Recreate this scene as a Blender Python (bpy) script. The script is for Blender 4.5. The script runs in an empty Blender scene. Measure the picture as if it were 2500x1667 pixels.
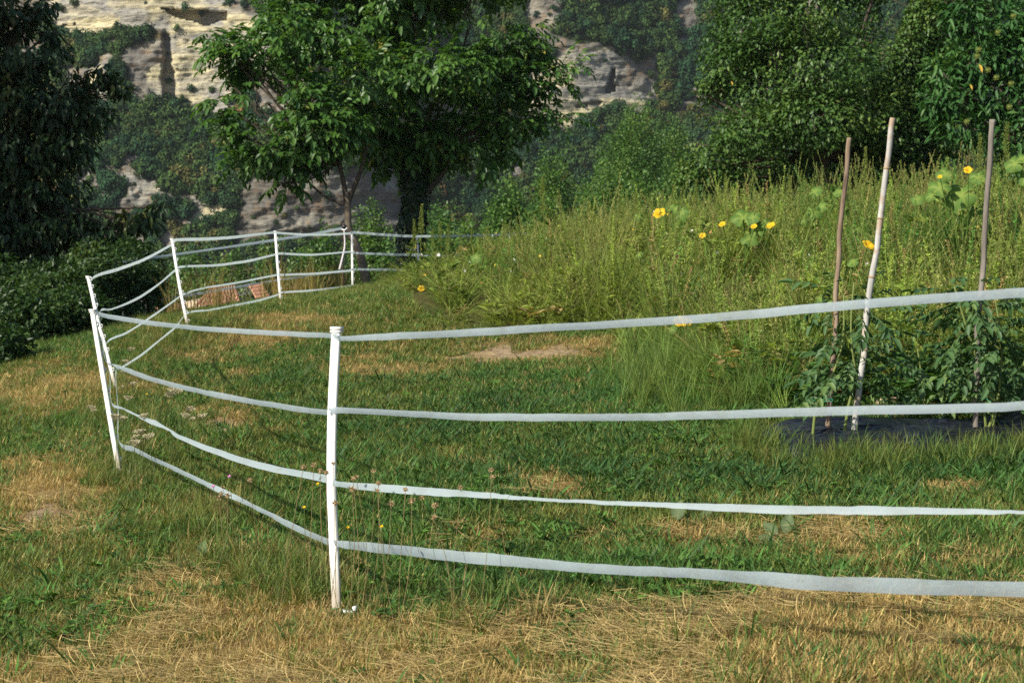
import bpy, math, random
import numpy as np
from mathutils import Vector, Matrix, Euler

rng = np.random.default_rng(11)
random.seed(11)
sc = bpy.context.scene
COL = sc.collection
PI = math.pi

# ------------------------------------------------------------------ camera
F = 3472.0                      # focal length in photograph pixels (50 mm on 36 mm)
CX, CY = 1250.0, 833.5
CAMZ = 1.6
PITCH = math.atan((CY - 500.0) / F)
cam_d = bpy.data.cameras.new('camera')
cam = bpy.data.objects.new('camera', cam_d)
COL.objects.link(cam)
cam.location = (0, 0, CAMZ)
cam.rotation_euler = (PI / 2 - PITCH, 0, 0)
cam_d.lens = 50
cam_d.sensor_width = 36
cam_d.clip_start = 0.05
cam_d.clip_end = 3000
cam_d.dof.use_dof = True
cam_d.dof.focus_distance = 7.6
cam_d.dof.aperture_fstop = 7.1
sc.camera = cam

# ------------------------------------------------------------------ light
SUN_DIR = Vector((-0.80, -0.60, 0.0)).normalized()
SUN_EL = math.radians(36)
sun_vec = Vector((SUN_DIR.x * math.cos(SUN_EL), SUN_DIR.y * math.cos(SUN_EL), math.sin(SUN_EL)))
w = bpy.data.worlds.new('World')
sc.world = w
w.use_nodes = True
nt = w.node_tree
nt.nodes.clear()
wo = nt.nodes.new('ShaderNodeOutputWorld')
bg = nt.nodes.new('ShaderNodeBackground')
sky = nt.nodes.new('ShaderNodeTexSky')
sky.sky_type = 'NISHITA'
sky.sun_disc = False
sky.sun_elevation = SUN_EL
sky.sun_rotation = math.atan2(sun_vec.x, sun_vec.y)
bg.inputs[1].default_value = 0.095
nt.links.new(sky.outputs[0], bg.inputs[0])
nt.links.new(bg.outputs[0], wo.inputs[0])
sun_d = bpy.data.lights.new('sun', 'SUN')
sun_d.energy = 5.0
sun_d.angle = math.radians(0.53)
sun_d.color = (1.0, 0.93, 0.80)
sun = bpy.data.objects.new('sun', sun_d)
COL.objects.link(sun)
sun.rotation_euler = sun_vec.to_track_quat('Z', 'Y').to_euler()
sc.view_settings.view_transform = 'Standard'
sc.view_settings.look = 'None'
sc.view_settings.gamma = 1
sc.view_settings.use_curve_mapping = False
sc.view_settings.exposure = 0.50
try:
    sc.cycles.use_denoising = False
    sc.cycles.max_bounces = 8
    sc.cycles.transparent_max_bounces = 12
except Exception:
    pass

# ------------------------------------------------------------------ maths helpers
CAM = np.array([0, 0, CAMZ])
FWD = np.array([0, math.cos(PITCH), -math.sin(PITCH)])
UP = np.array([0, math.sin(PITCH), math.cos(PITCH)])


def at(px, py, d):
    """point that the photograph shows at (px, py) when it stands d metres along the optical axis"""
    px, py, d = np.broadcast_arrays(np.asarray(px, float), np.asarray(py, float), np.asarray(d, float))
    X = (px - CX) / F
    Y = -(py - CY) / F
    return CAM + d[..., None] * (X[..., None] * np.array([1, 0, 0]) + Y[..., None] * UP + FWD)


def project(P):
    r = np.asarray(P, float) - CAM
    d = r @ FWD
    return CX + F * r[..., 0] / d, CY - F * (r @ UP) / d, d


def _hash(ix, iy, s):
    h = (ix.astype(np.int64) * 374761393 + iy.astype(np.int64) * 668265263 + s * 2147483647) & 0xFFFFFFFF
    h = ((h ^ (h >> 13)) * 1274126177) & 0xFFFFFFFF
    h = (h ^ (h >> 16)) & 0xFFFFFFFF
    return h / 4294967295.0


def vnoise(x, y, s=0):
    x = np.asarray(x, float); y = np.asarray(y, float)
    ix = np.floor(x); iy = np.floor(y)
    fx = x - ix; fy = y - iy
    fx = fx * fx * (3 - 2 * fx); fy = fy * fy * (3 - 2 * fy)
    a = _hash(ix, iy, s); b = _hash(ix + 1, iy, s); c = _hash(ix, iy + 1, s); d = _hash(ix + 1, iy + 1, s)
    return (a * (1 - fx) + b * fx) * (1 - fy) + (c * (1 - fx) + d * fx) * fy


def fbm(x, y, o=4, s=0):
    x = np.asarray(x, float); y = np.asarray(y, float)
    t = 0; a = 0.5; n = 0
    for k in range(o):
        t = t + a * vnoise(x * 2 ** k + 17.3 * k, y * 2 ** k - 9.1 * k, s + k)
        n += a; a *= 0.5
    return t / n


def sstep(a, b, x):
    t = np.clip((np.asarray(x, float) - a) / (b - a), 0, 1)
    return t * t * (3 - 2 * t)


def lin(r, g, b):
    f = lambda c: ((c / 255 + 0.055) / 1.055) ** 2.4 if c > 10 else c / 255 / 12.92
    return (f(r), f(g), f(b))

# ------------------------------------------------------------------ object helpers


def tag(o, label=None, cat=None, group=None, kind=None):
    if label: o['label'] = label
    if cat: o['category'] = cat
    if group: o['group'] = group
    if kind: o['kind'] = kind
    return o


def empty(name, loc, label=None, cat=None, group=None, rz=0):
    o = bpy.data.objects.new(name, None)
    COL.objects.link(o)
    o.location = [float(v) for v in loc]
    o.rotation_euler = (0, 0, rz)
    o.empty_display_size = 0.1
    return tag(o, label, cat, group)


class MB:
    """collects geometry and turns it into one mesh"""
    def __init__(self):
        self.v = []; self.f4 = []; self.f3 = []; self.t = []; self.n = 0

    def add(self, v, f4=None, f3=None, t=0.5):
        v = np.asarray(v, float).reshape(-1, 3)
        if f4 is not None and len(f4): self.f4.append(np.asarray(f4, np.int64) + self.n)
        if f3 is not None and len(f3): self.f3.append(np.asarray(f3, np.int64) + self.n)
        self.v.append(v)
        self.t.append(np.broadcast_to(np.asarray(t, float), (len(v),)).copy())
        self.n += len(v)

    def tube(self, path, rad, n=8, caps=True, t=0.5):
        P = np.asarray(path, float)
        rad = np.broadcast_to(np.asarray(rad, float), (len(P),))
        T = np.gradient(P, axis=0)
        T /= np.linalg.norm(T, axis=1)[:, None] + 1e-12
        ref = np.array([0, 0, 1.0]) if abs(T[0, 2]) < 0.9 else np.array([0, 1.0, 0])
        A = np.cross(T, ref); A /= np.linalg.norm(A, axis=1)[:, None] + 1e-12
        B = np.cross(T, A)
        a = np.arange(n) / n * 2 * PI
        V = P[:, None] + rad[:, None, None] * (np.cos(a)[None, :, None] * A[:, None] + np.sin(a)[None, :, None] * B[:, None])
        f = []
        m = len(P)
        i = np.arange(m - 1)[:, None] * n; j = np.arange(n)[None]
        f = np.stack([i + j, i + (j + 1) % n, i + n + (j + 1) % n, i + n + j], -1).reshape(-1, 4)
        V = V.reshape(-1, 3)
        f3 = []
        if caps:
            V = np.vstack([V, P[0], P[-1]])
            for k in range(n):
                f3.append((m * n, (k + 1) % n, k))
                f3.append((m * n + 1, (m - 1) * n + k, (m - 1) * n + (k + 1) % n))
        self.add(V, f, f3, t)

    def box(self, c, size, R=None, t=0.5):
        s = np.asarray(size, float) / 2
        v = np.array([(x, y, z) for x in (-1, 1) for y in (-1, 1) for z in (-1, 1)], float) * s
        if R is not None: v = v @ np.asarray(R).T
        self.add(v + np.asarray(c), [(0, 1, 3, 2), (4, 6, 7, 5), (0, 4, 5, 1), (2, 3, 7, 6), (0, 2, 6, 4), (1, 5, 7, 3)], t=t)

    def mesh(self, name, smooth=False):
        me = bpy.data.meshes.new(name)
        v = np.vstack(self.v)
        f4 = np.vstack(self.f4) if self.f4 else np.zeros((0, 4), np.int64)
        f3 = np.vstack(self.f3) if self.f3 else np.zeros((0, 3), np.int64)
        me.vertices.add(len(v)); me.vertices.foreach_set('co', v.astype(np.float32).ravel())
        nl = len(f4) * 4 + len(f3) * 3
        me.loops.add(nl)
        me.loops.foreach_set('vertex_index', np.concatenate([f4.ravel(), f3.ravel()]).astype(np.int32))
        me.polygons.add(len(f4) + len(f3))
        st = np.concatenate([np.arange(len(f4)) * 4, len(f4) * 4 + np.arange(len(f3)) * 3]).astype(np.int32)
        me.polygons.foreach_set('loop_start', st)
        me.update(calc_edges=True)
        a = me.attributes.new('tint', 'FLOAT', 'POINT')
        a.data.foreach_set('value', np.concatenate(self.t).astype(np.float32))
        if smooth: me.polygons.foreach_set('use_smooth', np.ones(len(me.polygons), bool))
        me.validate()
        return me

    def build(self, name, mat, parent=None, smooth=False):
        me = self.mesh(name, smooth)
        me.materials.append(mat)
        return link(name, me, parent)


def link(name, me, parent=None):
    """objects built in world coordinates hang under their thing without moving"""
    o = bpy.data.objects.new(name, me)
    COL.objects.link(o)
    if parent is not None:
        o.parent = parent
        o.matrix_parent_inverse = world_of(parent).inverted()
    return o


def world_of(o):
    m = Matrix.LocRotScale(o.location, o.rotation_euler, o.scale)
    if o.parent is not None:
        m = world_of(o.parent) @ o.matrix_parent_inverse @ m
    return m


def child(name, me, parent, mat4):
    """a part whose mesh sits in its own coordinates, placed by a world matrix"""
    o = bpy.data.objects.new(name, me)
    COL.objects.link(o)
    o.parent = parent
    o.matrix_parent_inverse = world_of(parent).inverted()
    o.matrix_basis = mat4
    return o


def copy_tree(o, parent=None):
    c = o.copy(); COL.objects.link(c)
    if parent is not None: c.parent = parent
    for ch in o.children: copy_tree(ch, c)
    return c


def catmull(P, n):
    P = np.asarray(P, float)
    t = np.linspace(0, len(P) - 1, n)
    i = np.clip(np.floor(t).astype(int), 0, len(P) - 2)
    u = (t - i)[:, None]
    g = lambda k: P[np.clip(k, 0, len(P) - 1)]
    p0, p1, p2, p3 = g(i - 1), g(i), g(i + 1), g(i + 2)
    return 0.5 * ((2 * p1) + (-p0 + p2) * u + (2 * p0 - 5 * p1 + 4 * p2 - p3) * u ** 2 + (-p0 + 3 * p1 - 3 * p2 + p3) * u ** 3)

# ------------------------------------------------------------------ materials


class NT:
    def __init__(self, name):
        self.m = bpy.data.materials.new(name)
        self.m.use_nodes = True
        self.t = self.m.node_tree
        self.t.nodes.clear()
        self.out = self.n('ShaderNodeOutputMaterial')

    def n(self, typ, **kw):
        nd = self.t.nodes.new(typ)
        for k, v in kw.items(): setattr(nd, k, v)
        return nd

    def set(self, sock, v):
        if isinstance(v, bpy.types.NodeSocket): self.t.links.new(v, sock)
        elif isinstance(v, (tuple, list)) and len(v) == 3 and sock.type == 'RGBA': sock.default_value = (*v, 1)
        else: sock.default_value = v

    def attr(self, name, typ='GEOMETRY'):
        return self.n('ShaderNodeAttribute', attribute_name=name, attribute_type=typ)

    def noise(self, scale, detail=4, rough=0.55, vec=None, out=0):
        nd = self.n('ShaderNodeTexNoise')
        nd.inputs['Scale'].default_value = scale
        nd.inputs['Detail'].default_value = detail
        nd.inputs['Roughness'].default_value = rough
        if vec is not None: self.t.links.new(vec, nd.inputs['Vector'])
        return nd.outputs[out]

    def math(self, op, a, b=0.0, clamp=False):
        nd = self.n('ShaderNodeMath', operation=op, use_clamp=clamp)
        self.set(nd.inputs[0], a); self.set(nd.inputs[1], b)
        return nd.outputs[0]

    def mix(self, f, a, b, mode='MIX'):
        nd = self.n('ShaderNodeMix', data_type='RGBA', blend_type=mode)
        self.set(nd.inputs[0], f); self.set(nd.inputs[6], a); self.set(nd.inputs[7], b)
        return nd.outputs[2]

    def ramp(self, f, stops, interp='LINEAR'):
        nd = self.n('ShaderNodeValToRGB')
        nd.color_ramp.interpolation = interp
        e = nd.color_ramp.elements
        while len(e) < len(stops): e.new(0.5)
        for k, (p, c) in enumerate(stops):
            e[k].position = p
            e[k].color = (*c, 1) if not isinstance(c, (int, float)) else (c, c, c, 1)
        self.set(nd.inputs[0], f)
        return nd.outputs[0]

    def coord(self, which='Object'):
        return self.n('ShaderNodeTexCoord').outputs[which]

    def pos(self):
        return self.n('ShaderNodeNewGeometry').outputs['Position']

    def mapping(self, vec, scale=(1, 1, 1), rot=(0, 0, 0)):
        nd = self.n('ShaderNodeMapping')
        nd.inputs['Scale'].default_value = scale
        nd.inputs['Rotation'].default_value = rot
        self.t.links.new(vec, nd.inputs[0])
        return nd.outputs[0]

    def bump(self, h, strength=0.5, dist=0.02):
        nd = self.n('ShaderNodeBump')
        nd.inputs['Strength'].default_value = strength
        nd.inputs['Distance'].default_value = dist
        self.set(nd.inputs['Height'], h)
        return nd.outputs[0]

    def pbr(self, color, rough=0.6, spec=0.3, normal=None):
        nd = self.n('ShaderNodeBsdfPrincipled')
        self.set(nd.inputs['Base Color'], color)
        self.set(nd.inputs['Roughness'], rough)
        nd.inputs['Specular IOR Level'].default_value = spec
        if normal is not None: self.t.links.new(normal, nd.inputs['Normal'])
        return nd.outputs[0]

    def mixs(self, f, a, b):
        nd = self.n('ShaderNodeMixShader')
        self.set(nd.inputs[0], f)
        self.t.links.new(a, nd.inputs[1]); self.t.links.new(b, nd.inputs[2])
        return nd.outputs[0]

    def transl(self, color):
        nd = self.n('ShaderNodeBsdfTranslucent')
        self.set(nd.inputs[0], color)
        return nd.outputs[0]

    def done(self, sh):
        self.t.links.new(sh, self.out.inputs[0])
        return self.m


def leaf_mat(name, stops, transl=0.3, rough=0.45, spec=0.35, tcol=None):
    b = NT(name)
    c = b.ramp(b.attr('tint').outputs['Fac'], stops)
    tc = b.mix(1.0, c, tcol or (1.5, 1.5, 0.6), 'MULTIPLY')
    return b.done(b.mixs(transl, b.pbr(c, rough, spec), b.transl(tc)))


def inst_mat(name, transl=0.3, rough=0.55, spec=0.25):
    """colour comes from the instance, each blade varies it"""
    b = NT(name)
    k = b.math('MULTIPLY_ADD', b.attr('tint').outputs['Fac'], 0.9)
    b.t.nodes[-1].inputs[2].default_value = 0.55
    vm = b.n('ShaderNodeVectorMath', operation='SCALE')
    b.t.links.new(b.attr('icol', 'INSTANCER').outputs['Vector'], vm.inputs[0])
    b.t.links.new(k, vm.inputs['Scale'])
    c = vm.outputs[0]
    tc = b.mix(1.0, c, (1.35, 1.3, 0.6), 'MULTIPLY')
    return b.done(b.mixs(transl, b.pbr(c, rough, spec), b.transl(tc)))


def plain(name, color, rough=0.6, spec=0.3, var=0.25, scale=20, bump=0.0):
    b = NT(name)
    n = b.noise(scale, 5, 0.6, b.coord())
    c = b.mix(n, tuple(x * (1 - var) for x in color), tuple(min(1, x * (1 + var)) for x in color))
    return b.done(b.pbr(c, rough, spec, b.bump(n, 0.4, bump) if bump else None))

# ------------------------------------------------------------------ terrain
POSTS = [  # depth, path of the shaft top to foot in photograph pixels
    (5.53, [(821, 803), (811, 1010), (809, 1180), (813, 1285), (817, 1382), (823, 1492)]),
    (9.3, [(225.5, 758), (237, 831), (253, 927), (276, 1065), (295, 1162)]),
    (13.5, [(215, 676), (226, 724), (239, 783), (258, 850), (285, 952)]),
    (17.5, [(420, 584), (439, 701), (460, 797)]),
    (21.8, [(672, 565), (678, 650), (686, 738)]),
    (26.9, [(859, 566), (860, 640), (861, 709)]),
    (31.8, [(1018, 573), (1022, 640), (1026, 688)]),
]
ctrl_px = [(p[-1][0], p[-1][1] - 2, d) for d, p in POSTS] + [
    (2500, 1676, 3.83), (0, 1667, 5.07), (2083, 1062, 8.03), (1300, 860, 13.7), (0, 1160, 9.8), (0, 935, 15.7),
    (1800, 580, 27), (1300, 640, 27), (2500, 585, 22), (2500, 545, 27), (1700, 1000, 9.5), (1250, 1667, 4.35), (2400, 1085, 7.8),
    (2500, 800, 12), (1200, 1200, 7.65)]
cp = np.array([at(*c) for c in ctrl_px])


def _tps(r):
    return np.where(r > 1e-9, r * r * np.log(r + 1e-12), 0)


_n = len(cp)
_K = _tps(np.linalg.norm(cp[:, None, :2] - cp[None, :, :2], axis=2)) + np.eye(_n) * 0.6
_P = np.c_[np.ones(_n), cp[:, :2]]
_A = np.block([[_K, _P], [_P.T, np.zeros((3, 3))]])
_sol = np.linalg.solve(_A, np.r_[cp[:, 2], 0, 0, 0])


def ground_base(x, y):
    x = np.asarray(x, float); y = np.asarray(y, float)
    xc = np.clip(x, -7.5, 11.5); yc = np.clip(y, 1.5, 33)
    sh = np.broadcast(xc, yc).shape
    q = np.stack([np.broadcast_to(xc, sh).ravel(), np.broadcast_to(yc, sh).ravel()], 1)
    z = np.empty(len(q))
    for a in range(0, len(q), 20000):
        b = q[a:a + 20000]
        r = np.linalg.norm(b[:, None] - cp[None, :, :2], axis=2)
        z[a:a + 20000] = _tps(r) @ _sol[:_n] + np.c_[np.ones(len(b)), b] @ _sol[_n:]
    z = z.reshape(sh)
    dl = np.maximum(0, -7.5 - x); dr = np.maximum(0, x - 11.5); df = np.maximum(0, y - 33)
    z = z - 10 * (1 - np.exp(-dl * 0.02)) + 4 * (1 - np.exp(-dr * 0.025)) - 20 * (1 - np.exp(-df * 0.022))
    return z


def ground_z(x, y):
    return ground_base(x, y) + 0.045 * (fbm(np.asarray(x) * 1.1 + 5, np.asarray(y) * 1.1, 3, 5) - 0.5) \
        + 0.02 * (fbm(np.asarray(x) * 7, np.asarray(y) * 7, 2, 9) - 0.5)


def on_ground(px, py):
    """where the line of sight through (px, py) meets the ground"""
    lo, hi = 1.5, 60.0
    ds = np.linspace(1.5, 60, 600)
    P = at(px, py, ds)
    below = P[:, 2] < ground_z(P[:, 0], P[:, 1])
    k = int(np.argmax(below)) if below.any() else len(ds) - 1
    p = P[k]
    return np.array([p[0], p[1], float(ground_z(p[0], p[1]))])


def foot(px, d):
    """ground point in the direction px at depth d"""
    p = at(px, 700, d)
    return np.array([p[0], p[1], float(ground_z(p[0], p[1]))])

# zones of the ground, described where the photograph shows them and evaluated for points on the ground
DRY = [(620, 1500, 330, 95, .9), (100, 945, 330, 52, .8), (120, 1215, 170, 110, .85), (500, 1365, 190, 40, .45), (1350, 1185, 95, 30, 1),
       (1140, 1120, 95, 18, .8), (1150, 1310, 80, 45, .8), (1700, 1290, 150, 28, 1), (2000, 1310, 190, 32, .8), (2340, 1185, 70, 22, .7),
       (2150, 1350, 330, 30, .6), (950, 900, 170, 24, .8), (600, 830, 120, 24, .9), (740, 792, 130, 18, .85), (500, 860, 90, 24, .7),
       (560, 1015, 70, 30, .8), (560, 915, 80, 14, .7), (1290, 860, 260, 30, .85), (1000, 850, 200, 20, .3), (420, 1250, 140, 30, .5),
       (650, 1420, 260, 40, .5), (1480, 1310, 90, 40, .5), (1900, 1080, 60, 14, .8), (660, 1060, 40, 10, .6), (380, 800, 70, 30, .6), (1700, 830, 260, 12, .4)]
BARE = [(1260, 858, 170, 22, 1), (1095, 862, 80, 14, .8), (140, 1262, 70, 22, .9), (130, 1215, 60, 16, .5), (540, 1035, 60, 20, .8), (545, 965, 40, 14, .7),
        (1130, 1325, 50, 24, .6), (1370, 1345, 50, 14, .6), (1270, 930, 26, 8, .6), (2440, 980, 110, 14, .9), (560, 910, 60, 10, .5)]


def blobs(L, px, py):
    m = np.zeros(np.shape(px))
    for cx, cy, rx, ry, a in L:
        m = np.maximum(m, a * np.exp(-(((px - cx) / rx) ** 2 + ((py - cy) / ry) ** 2) ** 1.3 * 0.8))
    return m


def zones(x, y, z):
    px, py, d = project(np.stack([x, y, z], -1))
    ok = d > 1.5
    px = np.where(ok, px, 1250); py = np.where(ok, py, 1900)
    n1 = fbm(x * 1.3, y * 1.3, 4, 21); n2 = fbm(x * 5, y * 5, 3, 31); n3 = fbm(x * .45, y * .45, 3, 77)
    wx = px + (n2 - .5) * 130; wy = py + (n1 - .5) * 75
    dry = blobs(DRY, wx, wy)
    yb = np.interp(px, [-200, 0, 200, 450, 700, 850, 1300, 1700, 2100, 2500], [1640, 1600, 1560, 1475, 1425, 1480, 1490, 1480, 1435, 1420])
    dry = np.maximum(dry, 0.70 * sstep(-50, 50, wy - yb))
    dry = np.clip(dry + (n1 - 0.52) * 0.56 + (n2 - .5) * .50 + (n3 - .5) * .3, 0, 1)
    bare = np.clip(blobs(BARE, wx, wy) * 1.2 + (n2 - .5) * .8 - .15, 0, 1)
    return px, py, d, dry, bare


def meadow_edge(px):
    return np.interp(px, [880, 930, 985, 1040, 1120, 1300, 1500, 1590, 1650, 1750, 1880, 2600], [400, 640, 712, 768, 792, 806, 808, 835, 930, 985, 990, 962])


def seg_dist(x, y, pts):
    best = np.full(np.shape(x), 1e9)
    for a, b in zip(pts[:-1], pts[1:]):
        ab = b - a
        t = np.clip(((x - a[0]) * ab[0] + (y - a[1]) * ab[1]) / (ab @ ab), 0, 1)
        best = np.minimum(best, np.hypot(x - a[0] - t * ab[0], y - a[1] - t * ab[1]))
    return best


def on_film(x, y):
    return (x > 1.42) & (np.abs(y - (7.97 - .10 * (x - 1.43)) - .10 * (fbm(x * 4, y * 4, 2, 3) - .5)) < .55)


p0_xy = at(3700, 1500, 3.13)[:2]
fence_xy = [p0_xy] + [at(p[-1][0], p[-1][1], d)[:2] for d, p in POSTS]

# ground sheet
xs = np.r_[-320, -220, -150, -100, -70, -50, -38, -30, -24, -19, -15, -12, np.arange(-10, 14, 0.1), 14.5, 16, 18, 21, 25, 30, 38, 50, 70, 100, 150, 220, 320]
ys = np.r_[-60, -40, -25, -15, -8, -4, -1, np.arange(1, 12, 0.08), np.arange(12, 36, 0.16), 37, 38.5, 40, 42, 45, 49, 54, 60, 70, 85, 105, 130, 160, 200, 260, 330]
gx, gy = np.meshgrid(xs, ys)
gz = ground_z(gx, gy)
far = np.hypot(gx, gy - 15) > 40
gz = gz + np.where(far, 2.0 * (fbm(gx * .03, gy * .03, 3, 3) - .5), 0)
px_, py_, d_, dry_, bare_ = zones(gx, gy, gz)
meadow_ = (py_ < meadow_edge(px_)) & (px_ > 900) & (gy > 6)
nx, ny = len(xs), len(ys)
ii = np.arange(ny - 1)[:, None] * nx + np.arange(nx - 1)[None]
gf = np.stack([ii, ii + 1, ii + nx + 1, ii + nx], -1).reshape(-1, 4)
mb = MB()
mb.add(np.stack([gx, gy, gz], -1).reshape(-1, 3), gf)
b = NT('ground_soil')
pos = b.pos()
thatch = b.noise(55, 6, 0.7, b.mapping(pos, (1, 1, 1)))
clod = b.noise(14, 6, 0.65, pos)
dry = b.attr('dry').outputs['Fac']; bare = b.attr('bare').outputs['Fac']
green = b.ramp(thatch, [(0.3, (.012, .02, .006)), (.55, (.045, .06, .018)), (.75, (.12, .10, .04))])
tan = b.ramp(thatch, [(0.28, (.05, .03, .012)), (.5, (.20, .125, .05)), (.72, (.42, .29, .13))])
soil = b.ramp(clod, [(0.3, (.15, .10, .055)), (.55, (.34, .25, .15)), (.75, (.48, .37, .24))])
dfac = b.math('ADD', dry, b.math('MULTIPLY', b.math('SUBTRACT', clod, .5), .9), True)
c = b.mix(dfac, green, tan)
bfac = b.math('MULTIPLY', b.math('SUBTRACT', b.math('ADD', bare, b.math('MULTIPLY', b.math('SUBTRACT', clod, .5), .8)), .25), 2.2, True)
c = b.mix(bfac, c, soil)
hgt = b.math('ADD', b.math('MULTIPLY', thatch, .5), clod)
m_ground = b.done(b.pbr(c, .95, .1, b.bump(hgt, .9, .03)))
ground = mb.build('ground', m_ground, smooth=True)
tag(ground, 'grassy hillside ground with dry straw coloured patches', kind='structure')
for nm, v in (('dry', np.where(meadow_, .25, dry_)), ('bare', np.where(meadow_, bare_ * .3, bare_))):
    a = ground.data.attributes.new(nm, 'FLOAT', 'POINT')
    a.data.foreach_set('value', v.ravel().astype(np.float32))

# ------------------------------------------------------------------ the mountainside with its cliffs
STEP = 4
us = np.arange(-420, 2930, STEP); vs = np.arange(-330, 700, STEP)
U, V = np.meshgrid(us, vs)
wu = U + 46 * (fbm(U / 70, V / 70, 4, 51) - .5); wv = V + 40 * (fbm(U / 60 + 9, V / 60, 4, 52) - .5)


def inpoly(poly, x, y):
    r = np.zeros(x.shape, bool)
    n = len(poly)
    for i in range(n):
        x1, y1 = poly[i]; x2, y2 = poly[(i + 1) % n]
        if y1 == y2: continue
        r ^= ((y1 > y) != (y2 > y)) & (x < (x2 - x1) * (y - y1) / (y2 - y1) + x1)
    return r


def blur(a, k, kx=None):
    kv = k
    for ax, k in ((0, kv), (1, kv if kx is None else kx)):
        ker = np.hanning(2 * k + 3)[1:-1]; ker /= ker.sum()
        pad = [(0, 0), (0, 0)]; pad[ax] = (k, k)
        p = np.pad(a, pad, 'edge')
        a = sum(ker[i] * (p[i:i + a.shape[0]] if ax == 0 else p[:, i:i + a.shape[1]]) for i in range(2 * k + 1))
    return a


CREAM = [[(112, -330), (112, 60), (150, 92), (250, 98), (330, 70), (405, 80), (408, 235), (440, 275), (525, 290), (560, 300), (580, 200), (640, 120), (640, 60), (570, 20), (560, -120), (500, -330)],
         [(1300, 160), (1385, 120), (1500, 118), (1520, 150), (1500, 215), (1580, 225), (1580, 256), (1500, 268), (1420, 292), (1350, 318), (1250, 310)],
         [(1770, 80), (1800, 70), (1830, 95), (1800, 112)], [(295, 420), (345, 400), (345, 445), (300, 450)], [(340, 440), (400, 430), (400, 475), (345, 470)],
         [(470, 500), (560, 490), (560, 535), (480, 545)], [(200, 180), (255, 160), (262, 235), (225, 255)], [(360, 160), (395, 150), (400, 250), (370, 240)]]
GREY = [[(-420, -330), (112, -330), (112, 40), (60, 85), (-420, 120)], [(150, 170), (270, 150), (270, 260), (180, 250)], [(300, 130), (405, 85), (408, 255), (330, 240)],
        [(100, 460), (280, 370), (400, 385), (420, 480), (560, 440), (960, 390), (1010, 640), (-100, 660), (-100, 520)], [(1270, -330), (1370, -330), (1385, 40), (1340, 95), (1280, 90)],
        [(1490, 140), (1530, 130), (1595, 200), (1598, 248), (1500, 235)], [(1380, 100), (1500, 110), (1500, 180), (1330, 180)], [(1640, 20), (1700, 0), (1720, 60), (1660, 120)],
        [(560, -60), (640, 40), (760, 160), (800, 330), (620, 260)]]
SLOPE = [(600, 440), (740, 420), (960, 390), (1000, 440), (985, 600), (560, 600)]
cream = np.zeros(U.shape); grey = np.zeros(U.shape)
for p in CREAM: cream = np.maximum(cream, inpoly(p, wu, wv))
for p in GREY: grey = np.maximum(grey, inpoly(p, wu, wv))
# broken rock that shows between the trees
spots = fbm(U / 55 + 3, V / 38, 4, 61)
grey = np.maximum(grey, (spots > np.where(U > 1260, .655, .66)) & (V < 560))
grey = np.maximum(grey, (fbm(U / 26 + 30, V / 26, 3, 63) > .725))
holes = fbm(U / 34, V / 26, 4, 65) > .535
grey = np.where(holes & (V > 340) & ~inpoly(SLOPE, wu, wv), 0, grey)
rock = np.maximum(cream, grey)
rs = blur(rock, 2)
# walk up the slope: rock stands nearly upright, wooded ground leans back
k = 0.10 + 0.95 * (1 - blur(rock, 5))
D0 = 262.0
mpp = 262 / F * STEP
depth = D0 + np.cumsum(k[::-1], axis=0)[::-1] * mpp
depth = blur(depth, 4, 42)
depth += 22 * (fbm(U / 900, V / 900, 2, 71) - .5) * 1.0
depth += np.where(U > 620, 18 * sstep(620, 1250, U), 0)
strat = V + 26 * (fbm(U / 160, V / 90, 3, 81) - .5) + U * 0.03
for per, amp, sd in ((34, 1.15, 82), (12, .5, 83)):
    s = strat / per + 1.6 * fbm(U / 400, V / 60, 2, sd)
    fr = s - np.floor(s)
    wgt = _hash(np.floor(s), np.zeros_like(s), sd)
    depth += rs * amp * (wgt * .8 + .2) * (1 - fr) * -1.0 * fbm(U / 90, V / 200, 2, sd + 1) * 1.6
depth += rs * 1.5 * (fbm(U / 150, V / 40, 4, 91) - .5)
depth += (1 - cream) * rs * 2.8 * (fbm(U / 38, V / 26, 4, 92) - .5)
depth += 2.2 * (fbm(U / 20, V / 20, 3, 93) - .5) * (1 - rs * .6)


def recess(poly, amt, k=0):
    global depth
    m = inpoly(poly, U + 10 * (fbm(U / 20, V / 20, 2, 97) - .5), V + 6 * (fbm(U / 20 + 5, V / 20, 2, 98) - .5)).astype(float)
    if k: m = blur(m, k)
    depth = depth + m * amt


recess([(390, 22), (470, 24), (552, 28), (550, 50), (505, 64), (430, 44)], 5.0)
recess([(398, 85), (414, 85), (430, 245), (404, 255)], 3.2, 1)
recess([(1492, 168), (1502, 168), (1500, 222), (1478, 230)], 4.0)
recess([(1405, 255), (1470, 248), (1470, 253), (1405, 261)], 2.5)
recess([(150, 62), (190, 56), (190, 61), (150, 68)], 2.5)
recess([(255, 72), (300, 66), (300, 71), (255, 77)], 2.5)
P = at(U, V, depth)
nv, nu = U.shape
ii = np.arange(nv - 1)[:, None] * nu + np.arange(nu - 1)[None]
cf = np.stack([ii + nu, ii + nu + 1, ii + 1, ii], -1).reshape(-1, 4)
n1 = fbm(U / 75, V / 45, 4, 101); n2 = fbm(U / 190 + 4, (V + .03 * U) / 22, 4, 102); n3 = fbm(U / 16, V / 16, 3, 103)
lerp = lambda a, b_, t: a + (b_ - a) * t[..., None]
creamc = lerp(np.array([.53, .475, .305]), np.array([.41, .38, .29]), sstep(.44, .62, n2))
creamc = lerp(creamc, np.array([.27, .265, .25]), sstep(.52, .64, n1) * .85)
greyc = lerp(np.array([.175, .165, .145]), np.array([.31, .295, .25]), sstep(.45, .65, n1))
greyc = lerp(greyc, np.array([.16, .14, .105]), sstep(.52, .64, n2) * .6)
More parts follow.
